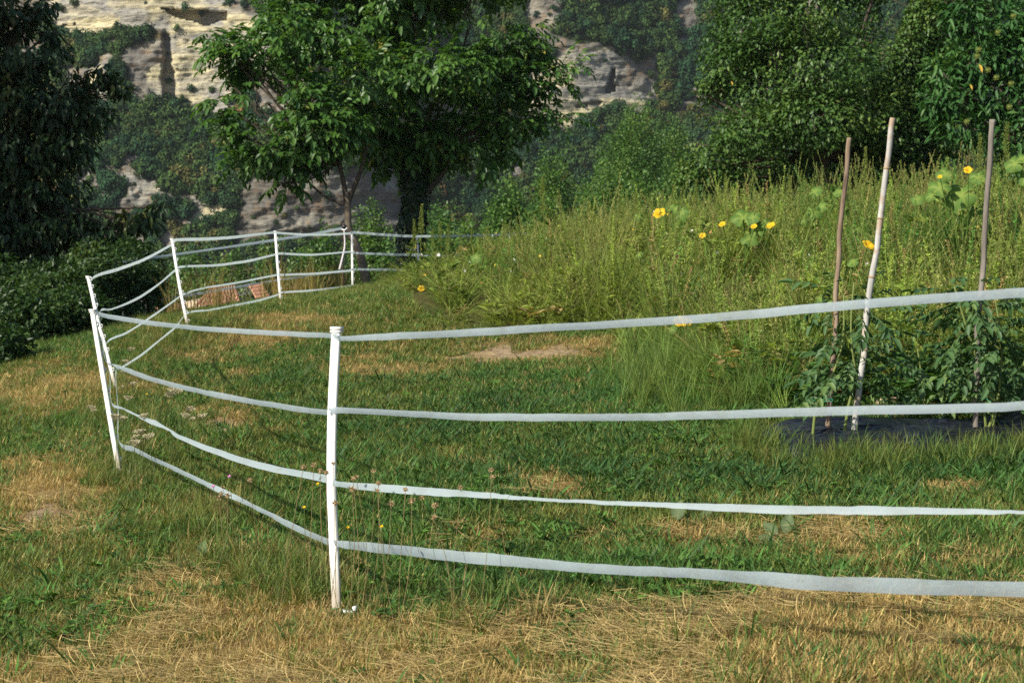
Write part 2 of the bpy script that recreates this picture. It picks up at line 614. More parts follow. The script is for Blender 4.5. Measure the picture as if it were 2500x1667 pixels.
greyc = lerp(greyc, np.array([.26, .17, .09]), sstep(.62, .72, n3) * .5)
soilc = lerp(np.array([.035, .055, .02]), np.array([.10, .08, .035]), sstep(.5, .66, n1))
for per, th in ((22, .09), (9, .10)):
    s = strat / per + .5 * fbm(U / 110, V / 40, 3, 119)
    ln = ((s - np.floor(s)) < th) & (fbm(U / 60, V / 14, 2, 121 + per) > .5)
    creamc = creamc * (1 - .45 * ln)[..., None]; greyc = greyc * (1 - .35 * ln)[..., None]
greyc = greyc * np.where(blur(inpoly(SLOPE, wu, wv).astype(float), 3) > .4, .78, 1.0)[..., None]
colr = lerp(soilc, greyc, blur(grey, 1)); colr = lerp(colr, creamc, blur(cream, 1))
mb = MB(); mb.add(P.reshape(-1, 3), cf)
b = NT('cliff_rock')
ca = b.attr('rock_col').outputs['Color']
fn = b.noise(.9, 6, .65, b.mapping(b.pos(), (.5, .5, 2.6)))
c = b.mix(1.0, ca, b.ramp(fn, [(.3, (.55, .55, .58)), (.5, (1, 1, 1)), (.72, (1.25, 1.2, 1.1))]), 'MULTIPLY')
m_cliff = b.done(b.pbr(c, .95, .1, b.bump(fn, 1.0, .8)))
cliff = mb.build('cliff', m_cliff)
tag(cliff, 'pale limestone cliffs on the far wooded mountainside', kind='structure')
a = cliff.data.attributes.new('rock_col', 'FLOAT_COLOR', 'POINT')
a.data.foreach_set('color', np.c_[colr.reshape(-1, 3), np.ones(U.size)].astype(np.float32).ravel())

# ------------------------------------------------------------------ scattering


def source_collection(name, meshes, mat):
    c = bpy.data.collections.new(name)
    for k, me in enumerate(meshes):
        if mat is not None: me.materials.append(mat)
        o = bpy.data.objects.new('%s_%02d' % (name, k), me)
        c.objects.link(o)
    return c


def scatter(name, pts, rz, scl, idx, col, source, label, tilt=None):
    n = len(pts)
    me = bpy.data.meshes.new(name)
    me.vertices.add(n)
    me.vertices.foreach_set('co', np.asarray(pts, np.float32).ravel())
    rot = np.zeros((n, 3)); rot[:, 2] = rz
    if tilt is not None: rot[:, :2] = tilt
    scl = np.asarray(scl, float)
    if scl.ndim == 1: scl = np.repeat(scl[:, None], 3, 1)
    for nm, typ, key, v in (('rot', 'FLOAT_VECTOR', 'vector', rot), ('scl', 'FLOAT_VECTOR', 'vector', scl), ('icol', 'FLOAT_VECTOR', 'vector', col)):
        a = me.attributes.new(nm, typ, 'POINT'); a.data.foreach_set(key, np.asarray(v, np.float32).ravel())
    a = me.attributes.new('idx', 'INT', 'POINT'); a.data.foreach_set('value', np.asarray(idx, np.int32))
    o = link(name, me)
    g = bpy.data.node_groups.new(name + '_nodes', 'GeometryNodeTree')
    g.interface.new_socket('Geometry', in_out='INPUT', socket_type='NodeSocketGeometry')
    g.interface.new_socket('Geometry', in_out='OUTPUT', socket_type='NodeSocketGeometry')
    gi = g.nodes.new('NodeGroupInput'); go = g.nodes.new('NodeGroupOutput')
    ip = g.nodes.new('GeometryNodeInstanceOnPoints')
    ci = g.nodes.new('GeometryNodeCollectionInfo')
    ci.inputs[0].default_value = source
    ci.inputs['Separate Children'].default_value = True
    ci.inputs['Reset Children'].default_value = True

    def na(nm, typ):
        nd = g.nodes.new('GeometryNodeInputNamedAttribute'); nd.data_type = typ; nd.inputs[0].default_value = nm
        return nd.outputs[0]
    L = g.links.new
    L(gi.outputs[0], ip.inputs['Points']); L(ci.outputs[0], ip.inputs['Instance'])
    ip.inputs['Pick Instance'].default_value = True
    L(na('idx', 'INT'), ip.inputs['Instance Index'])
    L(na('rot', 'FLOAT_VECTOR'), ip.inputs['Rotation'])
    L(na('scl', 'FLOAT_VECTOR'), ip.inputs['Scale'])
    L(ip.outputs[0], go.inputs[0])
    md = o.modifiers.new('scatter', 'NODES'); md.node_group = g
    tag(o, label, kind='stuff')
    return o


def blades(n, length, width, spread, lean, curl, segs=3, seed=0, seedhead=0.0):
    """a tuft of grass: n curved tapering blades"""
    r = np.random.default_rng(seed)
    ang = r.uniform(0, 2 * PI, n); rad = spread * np.sqrt(r.random(n))
    base = np.stack([np.cos(ang) * rad, np.sin(ang) * rad, np.full(n, -.01)], 1)
    az = ang + r.normal(0, .9, n)
    L = r.uniform(length[0], length[1], n); W = r.uniform(width[0], width[1], n)
    th = np.abs(r.uniform(lean[0], lean[1], n)); cu = r.uniform(curl[0], curl[1], n)
    tw = r.uniform(-.8, .8, n)
    h = np.stack([np.cos(az), np.sin(az), 0 * az], 1)
    s0 = np.stack([-np.sin(az), np.cos(az), 0 * az], 1)
    p = base.copy(); rows = [p.copy()]
    for k in range(segs):
        t = th + cu * (k + .5) / segs
        p = p + (L / segs)[:, None] * (np.sin(t)[:, None] * h + np.cos(t)[:, None] * np.array([0, 0, 1.0]))
        rows.append(p.copy())
    sd = np.cos(tw)[:, None] * s0 + np.sin(tw)[:, None] * h
    vs_, f4, f3 = [], [], []
    prof = np.array([.75, 1.0, .72, .4, .2])[:segs]
    for k in range(segs):
        vs_.append(rows[k] - sd * (W * prof[k] / 2)[:, None]); vs_.append(rows[k] + sd * (W * prof[k] / 2)[:, None])
    vs_.append(rows[segs])
    V_ = np.stack(vs_, 1)
    m = V_.shape[1]
    o = np.arange(n) * m
    for k in range(segs - 1):
        f4.append(np.stack([o + 2 * k, o + 2 * k + 1, o + 2 * k + 3, o + 2 * k + 2], 1))
    f3.append(np.stack([o + 2 * segs - 2, o + 2 * segs - 1, o + 2 * segs], 1))
    b_ = MB()
    tint = np.repeat(r.random(n), m)
    b_.add(V_.reshape(-1, 3), np.vstack(f4) if f4 else None, np.vstack(f3), tint)
    return b_


def leaf_block(P, X, Z, L, Wd, fold=0.25, quad=True, curl=0.15):
    """many leaves: base P, axis X, face normal Z, length, width -> verts, faces"""
    X = X / (np.linalg.norm(X, axis=1)[:, None] + 1e-9)
    Y = np.cross(Z, X); Y /= np.linalg.norm(Y, axis=1)[:, None] + 1e-9
    Z = np.cross(X, Y)
    L = np.broadcast_to(L, (len(P),))[:, None]; Wd = np.broadcast_to(Wd, (len(P),))[:, None] / 2
    if quad:
        l1 = P + X * L * .33 + Y * Wd + Z * Wd * fold
        l2 = P + X * L * .70 + Y * Wd * .78 + Z * (Wd * fold - L * curl * .4)
        r1 = P + X * L * .33 - Y * Wd + Z * Wd * fold
        r2 = P + X * L * .70 - Y * Wd * .78 + Z * (Wd * fold - L * curl * .4)
        t = P + X * L - Z * L * curl
        v = np.stack([P, l1, l2, t, r2, r1], 1)
        o = (np.arange(len(P)) * 6)[:, None]
        f = np.concatenate([o + np.array([0, 3, 2, 1]), o + np.array([0, 5, 4, 3])])
        return v.reshape(-1, 3), f, None, 6
    l = P + X * L * .45 + Y * Wd + Z * Wd * fold
    r_ = P + X * L * .45 - Y * Wd + Z * Wd * fold
    t = P + X * L - Z * L * curl
    v = np.stack([P, l, t, r_], 1)
    o = (np.arange(len(P)) * 4)[:, None]
    f = np.concatenate([o + np.array([0, 2, 1]), o + np.array([0, 3, 2])])
    return v.reshape(-1, 3), None, f, 4


def unit(n, r=rng):
    v = r.normal(size=(n, 3))
    return v / np.linalg.norm(v, axis=1)[:, None]

m_grass = inst_mat('grass_blade', .3)
m_straw = inst_mat('straw_blade', .15, .6, .2)
src_short = source_collection('short_tuft', [blades(13, (.03, .075), (.0026, .0048), .035, (.1, .9), (.1, 1.0), 2, s).mesh('short_tuft') for s in range(5)], m_grass)
src_lush = source_collection('lush_tuft', [blades(12, (.06, .15), (.006, .0125), .045, (.35, 1.35), (.1, 1.0), 3, 20 + s).mesh('lush_tuft') for s in range(5)], m_grass)
src_tall = source_collection('tall_tuft', [blades(22, (.35, .85), (.005, .010), .07, (.02, .32), (.1, 1.1), 4, 40 + s).mesh('tall_tuft') for s in range(6)], m_grass)
src_mid = source_collection('mid_tuft', [blades(16, (.14, .34), (.004, .0075), .05, (.05, .6), (.1, 1.1), 3, 60 + s).mesh('mid_tuft') for s in range(5)], m_grass)


def straw_mesh(seed):
    r = np.random.default_rng(seed)
    b_ = MB()
    n = 16
    az = r.normal(0, .95, n) + r.integers(0, 2, n) * PI
    for k in range(n):
        L = r.uniform(.04, .14); c0 = r.normal(0, .05, 2)
        t = np.linspace(-.5, .5, 4)
        bend = r.normal(0, .25)
        p = np.stack([c0[0] + np.cos(az[k]) * t * L - np.sin(az[k]) * bend * t * t * L, c0[1] + np.sin(az[k]) * t * L + np.cos(az[k]) * bend * t * t * L,
                      .012 + r.uniform(0, .03) + t * r.normal(0, .06) * L * 3], 1)
        wd = r.uniform(.0008, .0016)
        s = np.array([-math.sin(az[k]), math.cos(az[k]), .6]) * wd / 2
        v = np.stack([p - s, p + s], 1).reshape(-1, 3)
        b_.add(v, [(0, 1, 3, 2), (2, 3, 5, 4), (4, 5, 7, 6)], t=r.random())
    return b_.mesh('straw_bunch')


src_straw = source_collection('straw_bunch', [straw_mesh(80 + s) for s in range(6)], m_straw)


def weed_mesh(seed, h=.7):
    """a leafy meadow stem with a narrow seed head"""
    r = np.random.default_rng(seed)
    b_ = MB()
    lean = r.normal(0, .08, 2)
    t = np.linspace(0, 1, 5)
    path = np.stack([lean[0] * t ** 1.5 * h, lean[1] * t ** 1.5 * h, t * h], 1)
    b_.tube(path, .004 * (1 - .6 * t), 3, False, .45)
    n = 26
    tt = r.uniform(.08, .72, n)
    P_ = np.stack([np.interp(tt, t, path[:, i]) for i in range(3)], 1)
    a = r.uniform(0, 2 * PI, n)
    X_ = np.stack([np.cos(a), np.sin(a), r.uniform(-.2, .7, n)], 1)
    v, q, tr, m = leaf_block(P_, X_, np.tile([0, 0, 1.0], (n, 1)) + unit(n, r) * .4, r.uniform(.035, .085, n), r.uniform(.012, .03, n))
    b_.add(v, q, tr, np.repeat(r.uniform(.1, .8, n), m))
    n = 60
    tt = r.uniform(.70, 1.0, n)
    P_ = np.stack([np.interp(tt, t, path[:, i]) for i in range(3)], 1) + unit(n, r) * .004
    a = r.uniform(0, 2 * PI, n)
    X_ = np.stack([np.cos(a), np.sin(a), r.uniform(.6, 1.6, n)], 1)
    v, q, tr, m = leaf_block(P_, X_, unit(n, r), r.uniform(.014, .03, n) * (1.3 - tt * .6), .009, quad=False)
    b_.add(v, q, tr, np.repeat(r.uniform(.6, 1.0, n), m))
    return b_


src_weed = source_collection('meadow_stem', [weed_mesh(100 + s, random.Random(s).uniform(.55, .95)).mesh('meadow_stem') for s in range(6)], m_grass)


def stalk_mesh(seed):
    r = np.random.default_rng(seed)
    b_ = MB()
    for k in range(5):
        h = r.uniform(.55, .95); lean = r.normal(0, .16, 2); o_ = r.normal(0, .06, 2)
        t = np.linspace(0, 1, 5)
        path = np.stack([o_[0] + lean[0] * t ** 1.8 * h, o_[1] + lean[1] * t ** 1.8 * h, t * h], 1)
        b_.tube(path, .0024, 3, False, .35)
        n = 26
        q = r.uniform(.76, 1.0, n)
        P_ = np.stack([np.interp(q, t, path[:, i]) for i in range(3)], 1) + unit(n, r) * .005
        a = r.uniform(0, 2 * PI, n)
        X_ = np.stack([np.cos(a), np.sin(a), r.uniform(1.0, 3.0, n)], 1)
        v, f4_, f3_, m = leaf_block(P_, X_, unit(n, r), r.uniform(.014, .028, n), .007, quad=False)
        b_.add(v, f4_, f3_, np.repeat(r.uniform(.5, 1.0, n), m))
    return b_


src_stalk = source_collection('grass_stalk', [stalk_mesh(170 + s).mesh('grass_stalk') for s in range(4)], m_grass)


def rosette(seed, n=9, L=(.05, .12), W=(.025, .05)):
    r = np.random.default_rng(seed)
    b_ = MB()
    a = r.uniform(0, 2 * PI, n)
    X_ = np.stack([np.cos(a), np.sin(a), r.uniform(.05, .9, n)], 1)
    P_ = np.stack([r.normal(0, .02, n), r.normal(0, .02, n), r.uniform(.0, .07, n)], 1)
    v, q, tr, m = leaf_block(P_, X_, np.tile([0, 0, 1.0], (n, 1)) + unit(n, r) * .3, r.uniform(*L, n), r.uniform(*W, n))
    b_.add(v, q, tr, np.repeat(r.random(n), m))
    return b_.mesh('weed_rosette')


src_ros = source_collection('weed_rosette', [rosette(130 + s) for s in range(5)], m_grass)


def sample(n, dmin, dmax, power=1.0, margin=260):
    """random ground points in front of the camera, thinning out with distance"""
    t = rng.random(n)
    e = 2 - power
    d = (dmin ** e + t * (dmax ** e - dmin ** e)) ** (1 / e)
    px = rng.uniform(-margin, 2500 + margin, n)
    x = (px - CX) / F * d
    y = d
    z = ground_z(x, y)
    return x, y, z


def pick(m, *arrs):
    return [a[m] for a in arrs]


def mixcol(a, b_, t):
    return np.asarray(a) * (1 - t[:, None]) + np.asarray(b_) * t[:, None]

G_DARK = np.array([.046, .112, .032]); G_LUSH = np.array([.080, .178, .036]); G_YEL = np.array([.180, .195, .042])
TAN = np.array([.50, .37, .145]); TAN2 = np.array([.37, .27, .10]); GOLD = np.array([.42, .31, .10])

# short mown grass everywhere
x, y, z = sample(150000, 3.3, 36, 1.25)
px, py, d, dry, bare = zones(x, y, z)
md = (py < meadow_edge(px)) & (px > 900)
keep = (~md) & (rng.random(len(x)) > bare * 1.15) & (~on_film(x, y))
x, y, z, d, dry = pick(keep, x, y, z, d, dry)
n = len(x)
hue = np.clip(fbm(x * .9, y * .9, 3, 41) * 1.6 - .35 + rng.normal(0, .22, n), 0, 1)
g = mixcol(G_LUSH, G_YEL, hue)
isdry = rng.random(n) < np.clip(dry * .98 + .11, 0, .86)
g = np.where(isdry[:, None], mixcol(TAN2, TAN, rng.random(n)), g) * rng.uniform(.75, 1.2, n)[:, None]
s = rng.uniform(.7, 1.25, n) * np.clip((d / 6) ** .38, .9, 2.0) * np.where(isdry, .8, 1)
scatter('short_grass', np.c_[x, y, z], rng.uniform(0, 6.28, n), s, rng.integers(0, 5, n), g, src_short, 'short mown grass, green and straw coloured in patches')

# lush broad bladed grass inside the fence and in patches outside
x, y, z = sample(60000, 3.5, 22, 1.1)
px, py, d, dry, bare = zones(x, y, z)
md = (py < meadow_edge(px)) & (px > 900)
lush = np.clip(fbm(x * 1.2, y * 1.2, 3, 47) * 2.2 - .75, 0, 1)
ins = blobs([(1150, 1010, 480, 130, 1), (1900, 1160, 600, 60, 1), (1450, 1150, 400, 100, 1), (700, 930, 250, 100, .8), (2200, 1120, 500, 60, 1)], px, py)
pr = np.clip(.10 + .9 * np.maximum(ins, lush * .35), 0, 1) * (1 - np.clip(dry * 1.25, 0, 1)) * (1 - bare)
keep = (~md) & (rng.random(len(x)) < pr) & (~on_film(x, y))
x, y, z, d, ins = pick(keep, x, y, z, d, ins)
n = len(x)
g = mixcol(G_LUSH, G_DARK, np.clip(.15 + ins * .75 + rng.normal(0, .25, n), 0, 1)) * rng.uniform(.75, 1.25, n)[:, None]
scatter('lush_grass', np.c_[x, y, z], rng.uniform(0, 6.28, n), rng.uniform(.5, 1.15, n) * (.55 + .9 * fbm(x * 2.4, y * 2.4, 3, 149)), rng.integers(0, 5, n), g, src_lush, 'lush dark green broad bladed grass inside the fence')

# low broadleaved weeds and clover mixed into the lawn
x, y, z = sample(26000, 3.5, 20, 1.1)
px, py, d, dry, bare = zones(x, y, z)
md = (py < meadow_edge(px)) & (px > 900)
cl = sstep(.46, .60, fbm(x * 1.7 + 8, y * 1.7, 3, 151))
keep = (~md) & (rng.random(len(x)) < cl * .55 * (1 - np.clip(dry * 1.3, 0, 1)) * (1 - bare)) & (~on_film(x, y))
x, y, z = pick(keep, x, y, z); n = len(x)
g = mixcol(G_DARK, G_LUSH * 1.2, rng.random(n)) * rng.uniform(.8, 1.3, n)[:, None] * np.array([1.1, 1, .85])
scatter('lawn_weeds', np.c_[x, y, z + .01], rng.uniform(0, 6.28, n), rng.uniform(.22, .5, n), rng.integers(0, 5, n), g, src_ros, 'low broad leaved weeds and clover mixed into the lawn')

# straw lying where the grass has dried
x, y, z = sample(42000, 3.3, 18, 1.0)
px, py, d, dry, bare = zones(x, y, z)
md = (py < meadow_edge(px)) & (px > 900)
clump = fbm(x * 2.2, y * 2.2, 3, 57)
keep = (~md) & (rng.random(len(x)) < np.clip((dry - .34) * 1.0, 0, .62) * sstep(.42, .66, clump) * (1 - bare * .8))
x, y, z, d = pick(keep, x, y, z, d)
n = len(x)
g = mixcol(TAN2, (.52, .40, .18), rng.random(n)) * rng.uniform(.75, 1.05, n)[:, None]
ang = fbm(x * .8, y * .8, 2, 58) * 5 - 2.0 + rng.normal(0, .5, n)
scatter('straw', np.c_[x, y, z], ang, rng.uniform(.6, 1.25, n), rng.integers(0, 6, n), g, src_straw, 'loose dry straw lying over the cut grass')

# taller unmown strip below the fence tapes
x, y, z = sample(60000, 3.3, 22, 1.0)
px, py, d, dry, bare = zones(x, y, z)
fd = seg_dist(x, y, fence_xy)
patch = fbm(x * 1.6, y * 1.6, 3, 67)
keep = (rng.random(len(x)) < np.exp(-(fd / .26) ** 2) * sstep(.35, .6, patch) * np.interp(px, [900, 1100, 1600, 1900], [.52, .3, .16, .05]))
keep |= (rng.random(len(x)) < .6 * blobs([(390, 840, 60, 60, 1), (470, 790, 40, 30, .8)], px, py))
keep &= np.hypot(x - fence_xy[1][0], y - fence_xy[1][1] + .22) > .42
x, y, z, d, dry = pick(keep, x, y, z, d, dry)
n = len(x)
g = mixcol(G_LUSH, G_YEL, np.clip(rng.normal(.55, .3, n), 0, 1))
g = np.where((rng.random(n) < .16)[:, None], TAN2 * .9, g) * rng.uniform(.7, 1.1, n)[:, None]
scatter('unmown_grass', np.c_[x, y, z], rng.uniform(0, 6.28, n), rng.uniform(.3, .7, n), rng.integers(0, 5, n), g, src_mid, 'taller unmown grass left standing below the fence tapes')

SQUASH = [
    ('squash plant with a cluster of bright leaves and several yellow flowers in mid meadow', 17.5, [(1815, 535, 66), (1850, 562, 52), (1832, 585, 50), (1870, 548, 40), (1840, 530, 44)], [(1884, 556, 30), (1842, 556, 20), (1765, 551, 22), (1716, 578, 20)], 1),
    ('squash plant with very large leaves beside the weathered grey stick', 16.5, [(2350, 478, 90), (2295, 462, 66), (2240, 486, 40), (2390, 436, 52), (2275, 480, 34), (2386, 515, 40), (2310, 428, 50)], [(2363, 419, 26), (2295, 434, 14)], 2),
    ('squash plant with one open yellow flower alone at the top of the meadow', 20.5, [(1650, 512, 30)], [(1612, 527, 40)], 3),
    ('squash flower glowing yellow between the brown pole and the bamboo', 12.5, [(2085, 640, 36)], [(2116, 605, 40)], 4),
    ('squash plant with pale leaves low in the grass behind the uppermost tape', 12.2, [(1640, 805, 30), (1690, 815, 34)], [(1662, 792, 44), (1682, 790, 24)], 5),
    ('squash plant with dull leaves between the flower cluster and the brown pole', 19.5, [(1985, 520, 46), (1960, 540, 30), (2010, 505, 36), (2050, 470, 34), (2090, 560, 36)], [], 6),
    ('squash plant of small yellowish leaves at the meadow centre', 16, [(1712, 678, 30), (1690, 690, 20), (1562, 623, 26)], [(1706, 682, 12)], 7),
    ('squash plant with faint leaves on the meadow crest under the dense fruit tree', 22, [(1665, 520, 44), (1640, 505, 30), (1990, 470, 40), (1560, 530, 26)], [(1548, 560, 10)], 8),
    ('squash plant at the meadow tip with one small orange flower', 19.0, [(1165, 628, 34), (1050, 720, 20)], [(1030, 707, 22)], 9),
    ('squash plant with leaves at the very edge of the picture behind the weathered stick', 17, [(2480, 402, 54), (2510, 430, 60), (2495, 390, 36)], [], 10)]


def squash_clear(px, d):
    """the squash vines shade out the grass just in front of their leaves"""
    ok = np.ones(np.shape(px), bool)
    for _, ds, lv, fl, _s in SQUASH:
        for lx, ly, sz in lv + fl:
            ok &= ~((np.abs(px - lx) < sz * .62 + 8) & (d > ds - 4.0) & (d < ds + .2))
    return ok


# the tall meadow
x, y, z = sample(60000, 9, 36, .6, 420)
px, py, d, dry, bare = zones(x, y, z)
inm = (py < meadow_edge(px) + (fbm(x * 2, y * 2, 2, 3) - .5) * 40) & (px > 905)
edge = np.clip((meadow_edge(px) - py) / 60, 0, 1)
pt = fbm(x * 1.5, y * 1.5, 3, 161)
keep = inm & (rng.random(len(x)) < .75 * (.38 + .62 * sstep(.36, .54, pt))) & ~((px < 1130) & (d > 25)) & squash_clear(px, d)
x, y, z, d, edge, px = pick(keep, x, y, z, d, edge, px)
n = len(x)
hue = np.clip(fbm(x * .6, y * .6, 3, 43) * 2.4 - .55 + rng.normal(0, .25, n) - np.interp(px, [1000, 1900, 2500], [-.2, .1, .35]), 0, 1)
g = mixcol(G_LUSH * .95, (.215, .275, .052), hue) * rng.uniform(.55, 1.5, n)[:, None]
g = np.where((rng.random(n) < .07)[:, None], np.array([.30, .23, .09]), g)
typ = rng.random(n)
hs = (.42 + .5 * edge) * rng.uniform(.6, 1.2, n) * np.where(d < 13, .8, 1) * np.interp(px, [950, 1010, 1150, 1300, 1500, 2000], [.34, .42, .52, .72, .95, 1.06]) * (.6 + .8 * fbm(x * .9, y * .9, 3, 143))
mk = typ < .55
scatter('meadow_grass', np.c_[x, y, z][mk], rng.uniform(0, 6.28, mk.sum()), np.c_[np.full(mk.sum(), 1.5), np.full(mk.sum(), 1.5), hs[mk]], rng.integers(0, 6, mk.sum()), g[mk], src_tall,
        'tall yellow green meadow grass on the rising bank', rng.normal(0, .16, (mk.sum(), 2)))
mk = rng.random(n) < .09
nm_ = mk.sum()
gs_ = mixcol((.19, .25, .055), (.32, .30, .10), rng.random(nm_) ** 1.5) * rng.uniform(.7, 1.15, nm_)[:, None]
scatter('meadow_stalks', np.c_[x, y, z][mk], rng.uniform(0, 6.28, nm_), np.c_[np.full(nm_, 1.2), np.full(nm_, 1.2), hs[mk] * rng.uniform(1.05, 1.45, nm_)], rng.integers(0, 4, nm_), gs_, src_stalk,
        'fine pale grass stalks with seed heads rising over the meadow', rng.normal(0, .10, (nm_, 2)))
mk = (typ >= .55) & (typ < .82)
scatter('meadow_weeds', np.c_[x, y, z][mk], rng.uniform(0, 6.28, mk.sum()), np.c_[np.full(mk.sum(), 1.5), np.full(mk.sum(), 1.5), hs[mk] * 1.1], rng.integers(0, 6, mk.sum()), g[mk] * 1.05, src_weed,
        'leafy meadow weeds with narrow green seed heads', rng.normal(0, .10, (mk.sum(), 2)))
mk = typ >= .82
zz = z + np.where(d > 9, hs * .62 * rng.random(n), 0)
scatter('meadow_leaves', np.c_[x, y, zz][mk], rng.uniform(0, 6.28, mk.sum()), rng.uniform(.9, 1.7, mk.sum()), rng.integers(0, 5, mk.sum()), g[mk] * .95, src_ros,
        'broad green leaves low down between the meadow stems')

# ------------------------------------------------------------------ wood on the mountainside
m_wood = inst_mat('far_foliage', .12, .8, .1)


def crown_card(seed, n=260):
    r = np.random.default_rng(seed)
    b_ = MB()
    lobes = [(unit(1, r)[0] * np.array([.5, .5, .4]), r.uniform(.45, .75)) for _ in range(6)] + [(np.zeros(3), .7)]
    P_ = []; N_ = []
    for k in range(n):
        c0, rr = lobes[r.integers(0, len(lobes))]
        u = unit(1, r)[0]
        P_.append(c0 + u * rr * r.uniform(.75, 1.05)); N_.append(u)
    P_ = np.array(P_); N_ = np.array(N_)
    P_[:, 2] = P_[:, 2] * .95
    X_ = np.cross(N_, unit(n, r))
    v, q, tr, m = leaf_block(P_ - X_ * .12, X_, N_ + unit(n, r) * .5, r.uniform(.2, .4, n), r.uniform(.15, .3, n), quad=False)
    b_.add(v, q, tr, np.repeat(r.random(n), m))
    return b_.mesh('far_crown')


src_far = source_collection('far_crown', [crown_card(200 + s) for s in range(6)], m_wood)
veg = 1 - np.clip(blur(rock, 1) * 1.3, 0, 1)
cand = np.argwhere(rng.random(U.shape) < veg * .19 + .003)
cv, cu = cand[:, 0], cand[:, 1]
Pw = P[cv, cu]
n = len(Pw)
uu, vv = U[cv, cu], V[cv, cu]
sz = rng.uniform(.7, 1.9, n) * (.75 + .6 * fbm(uu / 90, vv / 90, 2, 111)) * np.where(rock[cv, cu] > .5, .55, 1)
ck = fbm(uu / 60, vv / 50, 3, 112) + rng.normal(0, .09, n)
g = mixcol((.022, .060, .026), (.050, .092, .024), sstep(.35, .62, ck))
g = np.where((ck > .74)[:, None], np.array([.10, .10, .030]), g)
g = np.where((rng.random(n) < .006)[:, None], np.array([.20, .11, .04]), g) * rng.uniform(.7, 1.3, n)[:, None]
Pw = Pw + np.c_[np.zeros(n), -sz * .3, sz * .45]
scatter('hillside_woodland', Pw, rng.uniform(0, 6.28, n), np.c_[sz, sz, sz * rng.uniform(.85, 1.35, n)], rng.integers(0, 6, n), g, src_far, 'dark scrubby woodland over the far mountainside')

# ------------------------------------------------------------------ trees
m_bark = plain('bark', (.075, .06, .045), .9, .1, .5, 14, .02)
m_bark_pale = plain('pale_bark', (.17, .135, .10), .9, .1, .45, 10, .02)
m_walnut = leaf_mat('walnut_leaf', [(0, (.026, .074, .016)), (.55, (.064, .150, .025)), (.93, (.115, .205, .034)), (1, (.24, .22, .045))], .28, .42, .4)
m_cherry = leaf_mat('cherry_leaf', [(0, (.016, .036, .014)), (.7, (.032, .066, .018)), (1, (.10, .115, .03))], .25)
m_pear = leaf_mat('small_glossy_leaf', [(0, (.028, .070, .016)), (.6, (.064, .132, .026)), (1, (.125, .19, .040))], .2, .45, .3)
m_chest = leaf_mat('chestnut_leaf', [(0, (.022, .070, .020)), (.6, (.046, .130, .030)), (1, (.09, .175, .040))], .25, .5, .3)
m_bushleaf = leaf_mat('bush_leaf', [(0, (.018, .044, .012)), (.6, (.038, .082, .018)), (1, (.085, .135, .030))], .25)
m_midleaf = leaf_mat('acacia_leaf', [(0, (.042, .104, .022)), (.6, (.082, .170, .030)), (1, (.14, .22, .042))], .25)
m_ivy = leaf_mat('ivy_leaf', [(0, (.010, .024, .008)), (.8, (.022, .048, .014)), (1, (.06, .10, .03))], .15)


def clumps_world(L, d, depth_scale=.9, shrink=0):
    out = []
    for c_ in L:
        cx, cy, rx, ry = c_[:4]
        rx, ry = max(rx - shrink, 14), max(ry - shrink, 12)
        dd = d + (c_[4] if len(c_) > 4 else 0)
        out.append((at(cx, cy, dd), np.array([rx * dd / F, rx * dd / F * depth_scale, ry * dd / F])))
    return out


def clump_points(clumps, per_m2, r, shell=(.45, 1.05), gap=.0, gs=1.2, seed=1):
    """leaf bases spread through the outer part of each clump, thinned in irregular holes"""
    Ps, Os = [], []
    for C_, R in clumps:
        area = 4 * PI * ((R[0] * R[1]) ** 1.6 / 3 + 2 * (R[0] * R[2]) ** 1.6 / 3) ** (1 / 1.6)
        n = max(8, int(area * per_m2))
        u = unit(n, r)
        q = r.uniform(*shell, n) ** .8
        q = q * (1 + .22 * (fbm(u[:, 0] * 2.2 + C_[0], u[:, 2] * 2.2 + u[:, 1] * 1.3, 2, seed) - .5) * 2)
        p = C_ + u * R * q[:, None]
        if gap:
            h = fbm(p[:, 0] * gs, p[:, 2] * gs + p[:, 1] * .7, 3, seed + 7)
            k = h > gap
            p, u = p[k], u[k]
        Ps.append(p); Os.append(u)
    return np.vstack(Ps), np.vstack(Os)


def limbs(mbr, start, clumps, r0, r, twigs=4):
    for C_, R in clumps:
        mid = start * .5 + C_ * .5 + np.array([0, 0, -.12 * np.linalg.norm(C_ - start)]) * r.uniform(-.3, 1)
        pth = catmull([start, mid, C_], 8)
        mbr.tube(pth, np.linspace(r0, .02, 8), 6, False)
        for k in range(twigs):
            u = unit(1, r)[0]
            e = C_ + u * R * .9
            a_ = pth[r.integers(4, 8)]
            mbr.tube(catmull([a_, (a_ + e) / 2 + unit(1, r)[0] * .08, e], 5), np.linspace(.018, .005, 5), 4, False)


def walnut_leaf_mesh(seed):
    r = np.random.default_rng(seed)
    b_ = MB()
    L = .34
    t = np.array([.22, .22, .48, .48, .74, .74, .95])
    side = np.array([1, -1, 1, -1, 1, -1, 0])
    droop = .25
    P_ = np.stack([t * L, 0 * t, -droop * t ** 2 * L], 1)
    X_ = np.stack([np.where(side == 0, 1, .5), side * .9, -.28 - .3 * t + r.normal(0, .1, 7)], 1)
    Z_ = np.tile([0.1, 0, 1.0], (7, 1)) + unit(7, r) * .28
    v, q, tr, m = leaf_block(P_, X_, Z_, np.array([.10, .10, .14, .14, .17, .17, .21]) * r.uniform(.9, 1.1, 7), np.array([.05, .05, .068, .068, .08, .08, .095]), .3, True, .2)
    b_.add(v, q, tr, np.repeat(np.clip(r.normal(.5, .13, 7), 0, 1), m))
    tt = np.linspace(0, .95, 4)
    b_.tube(np.stack([tt * L, 0 * tt, -droop * tt ** 2 * L], 1), .004, 3, False, .7)
    return b_


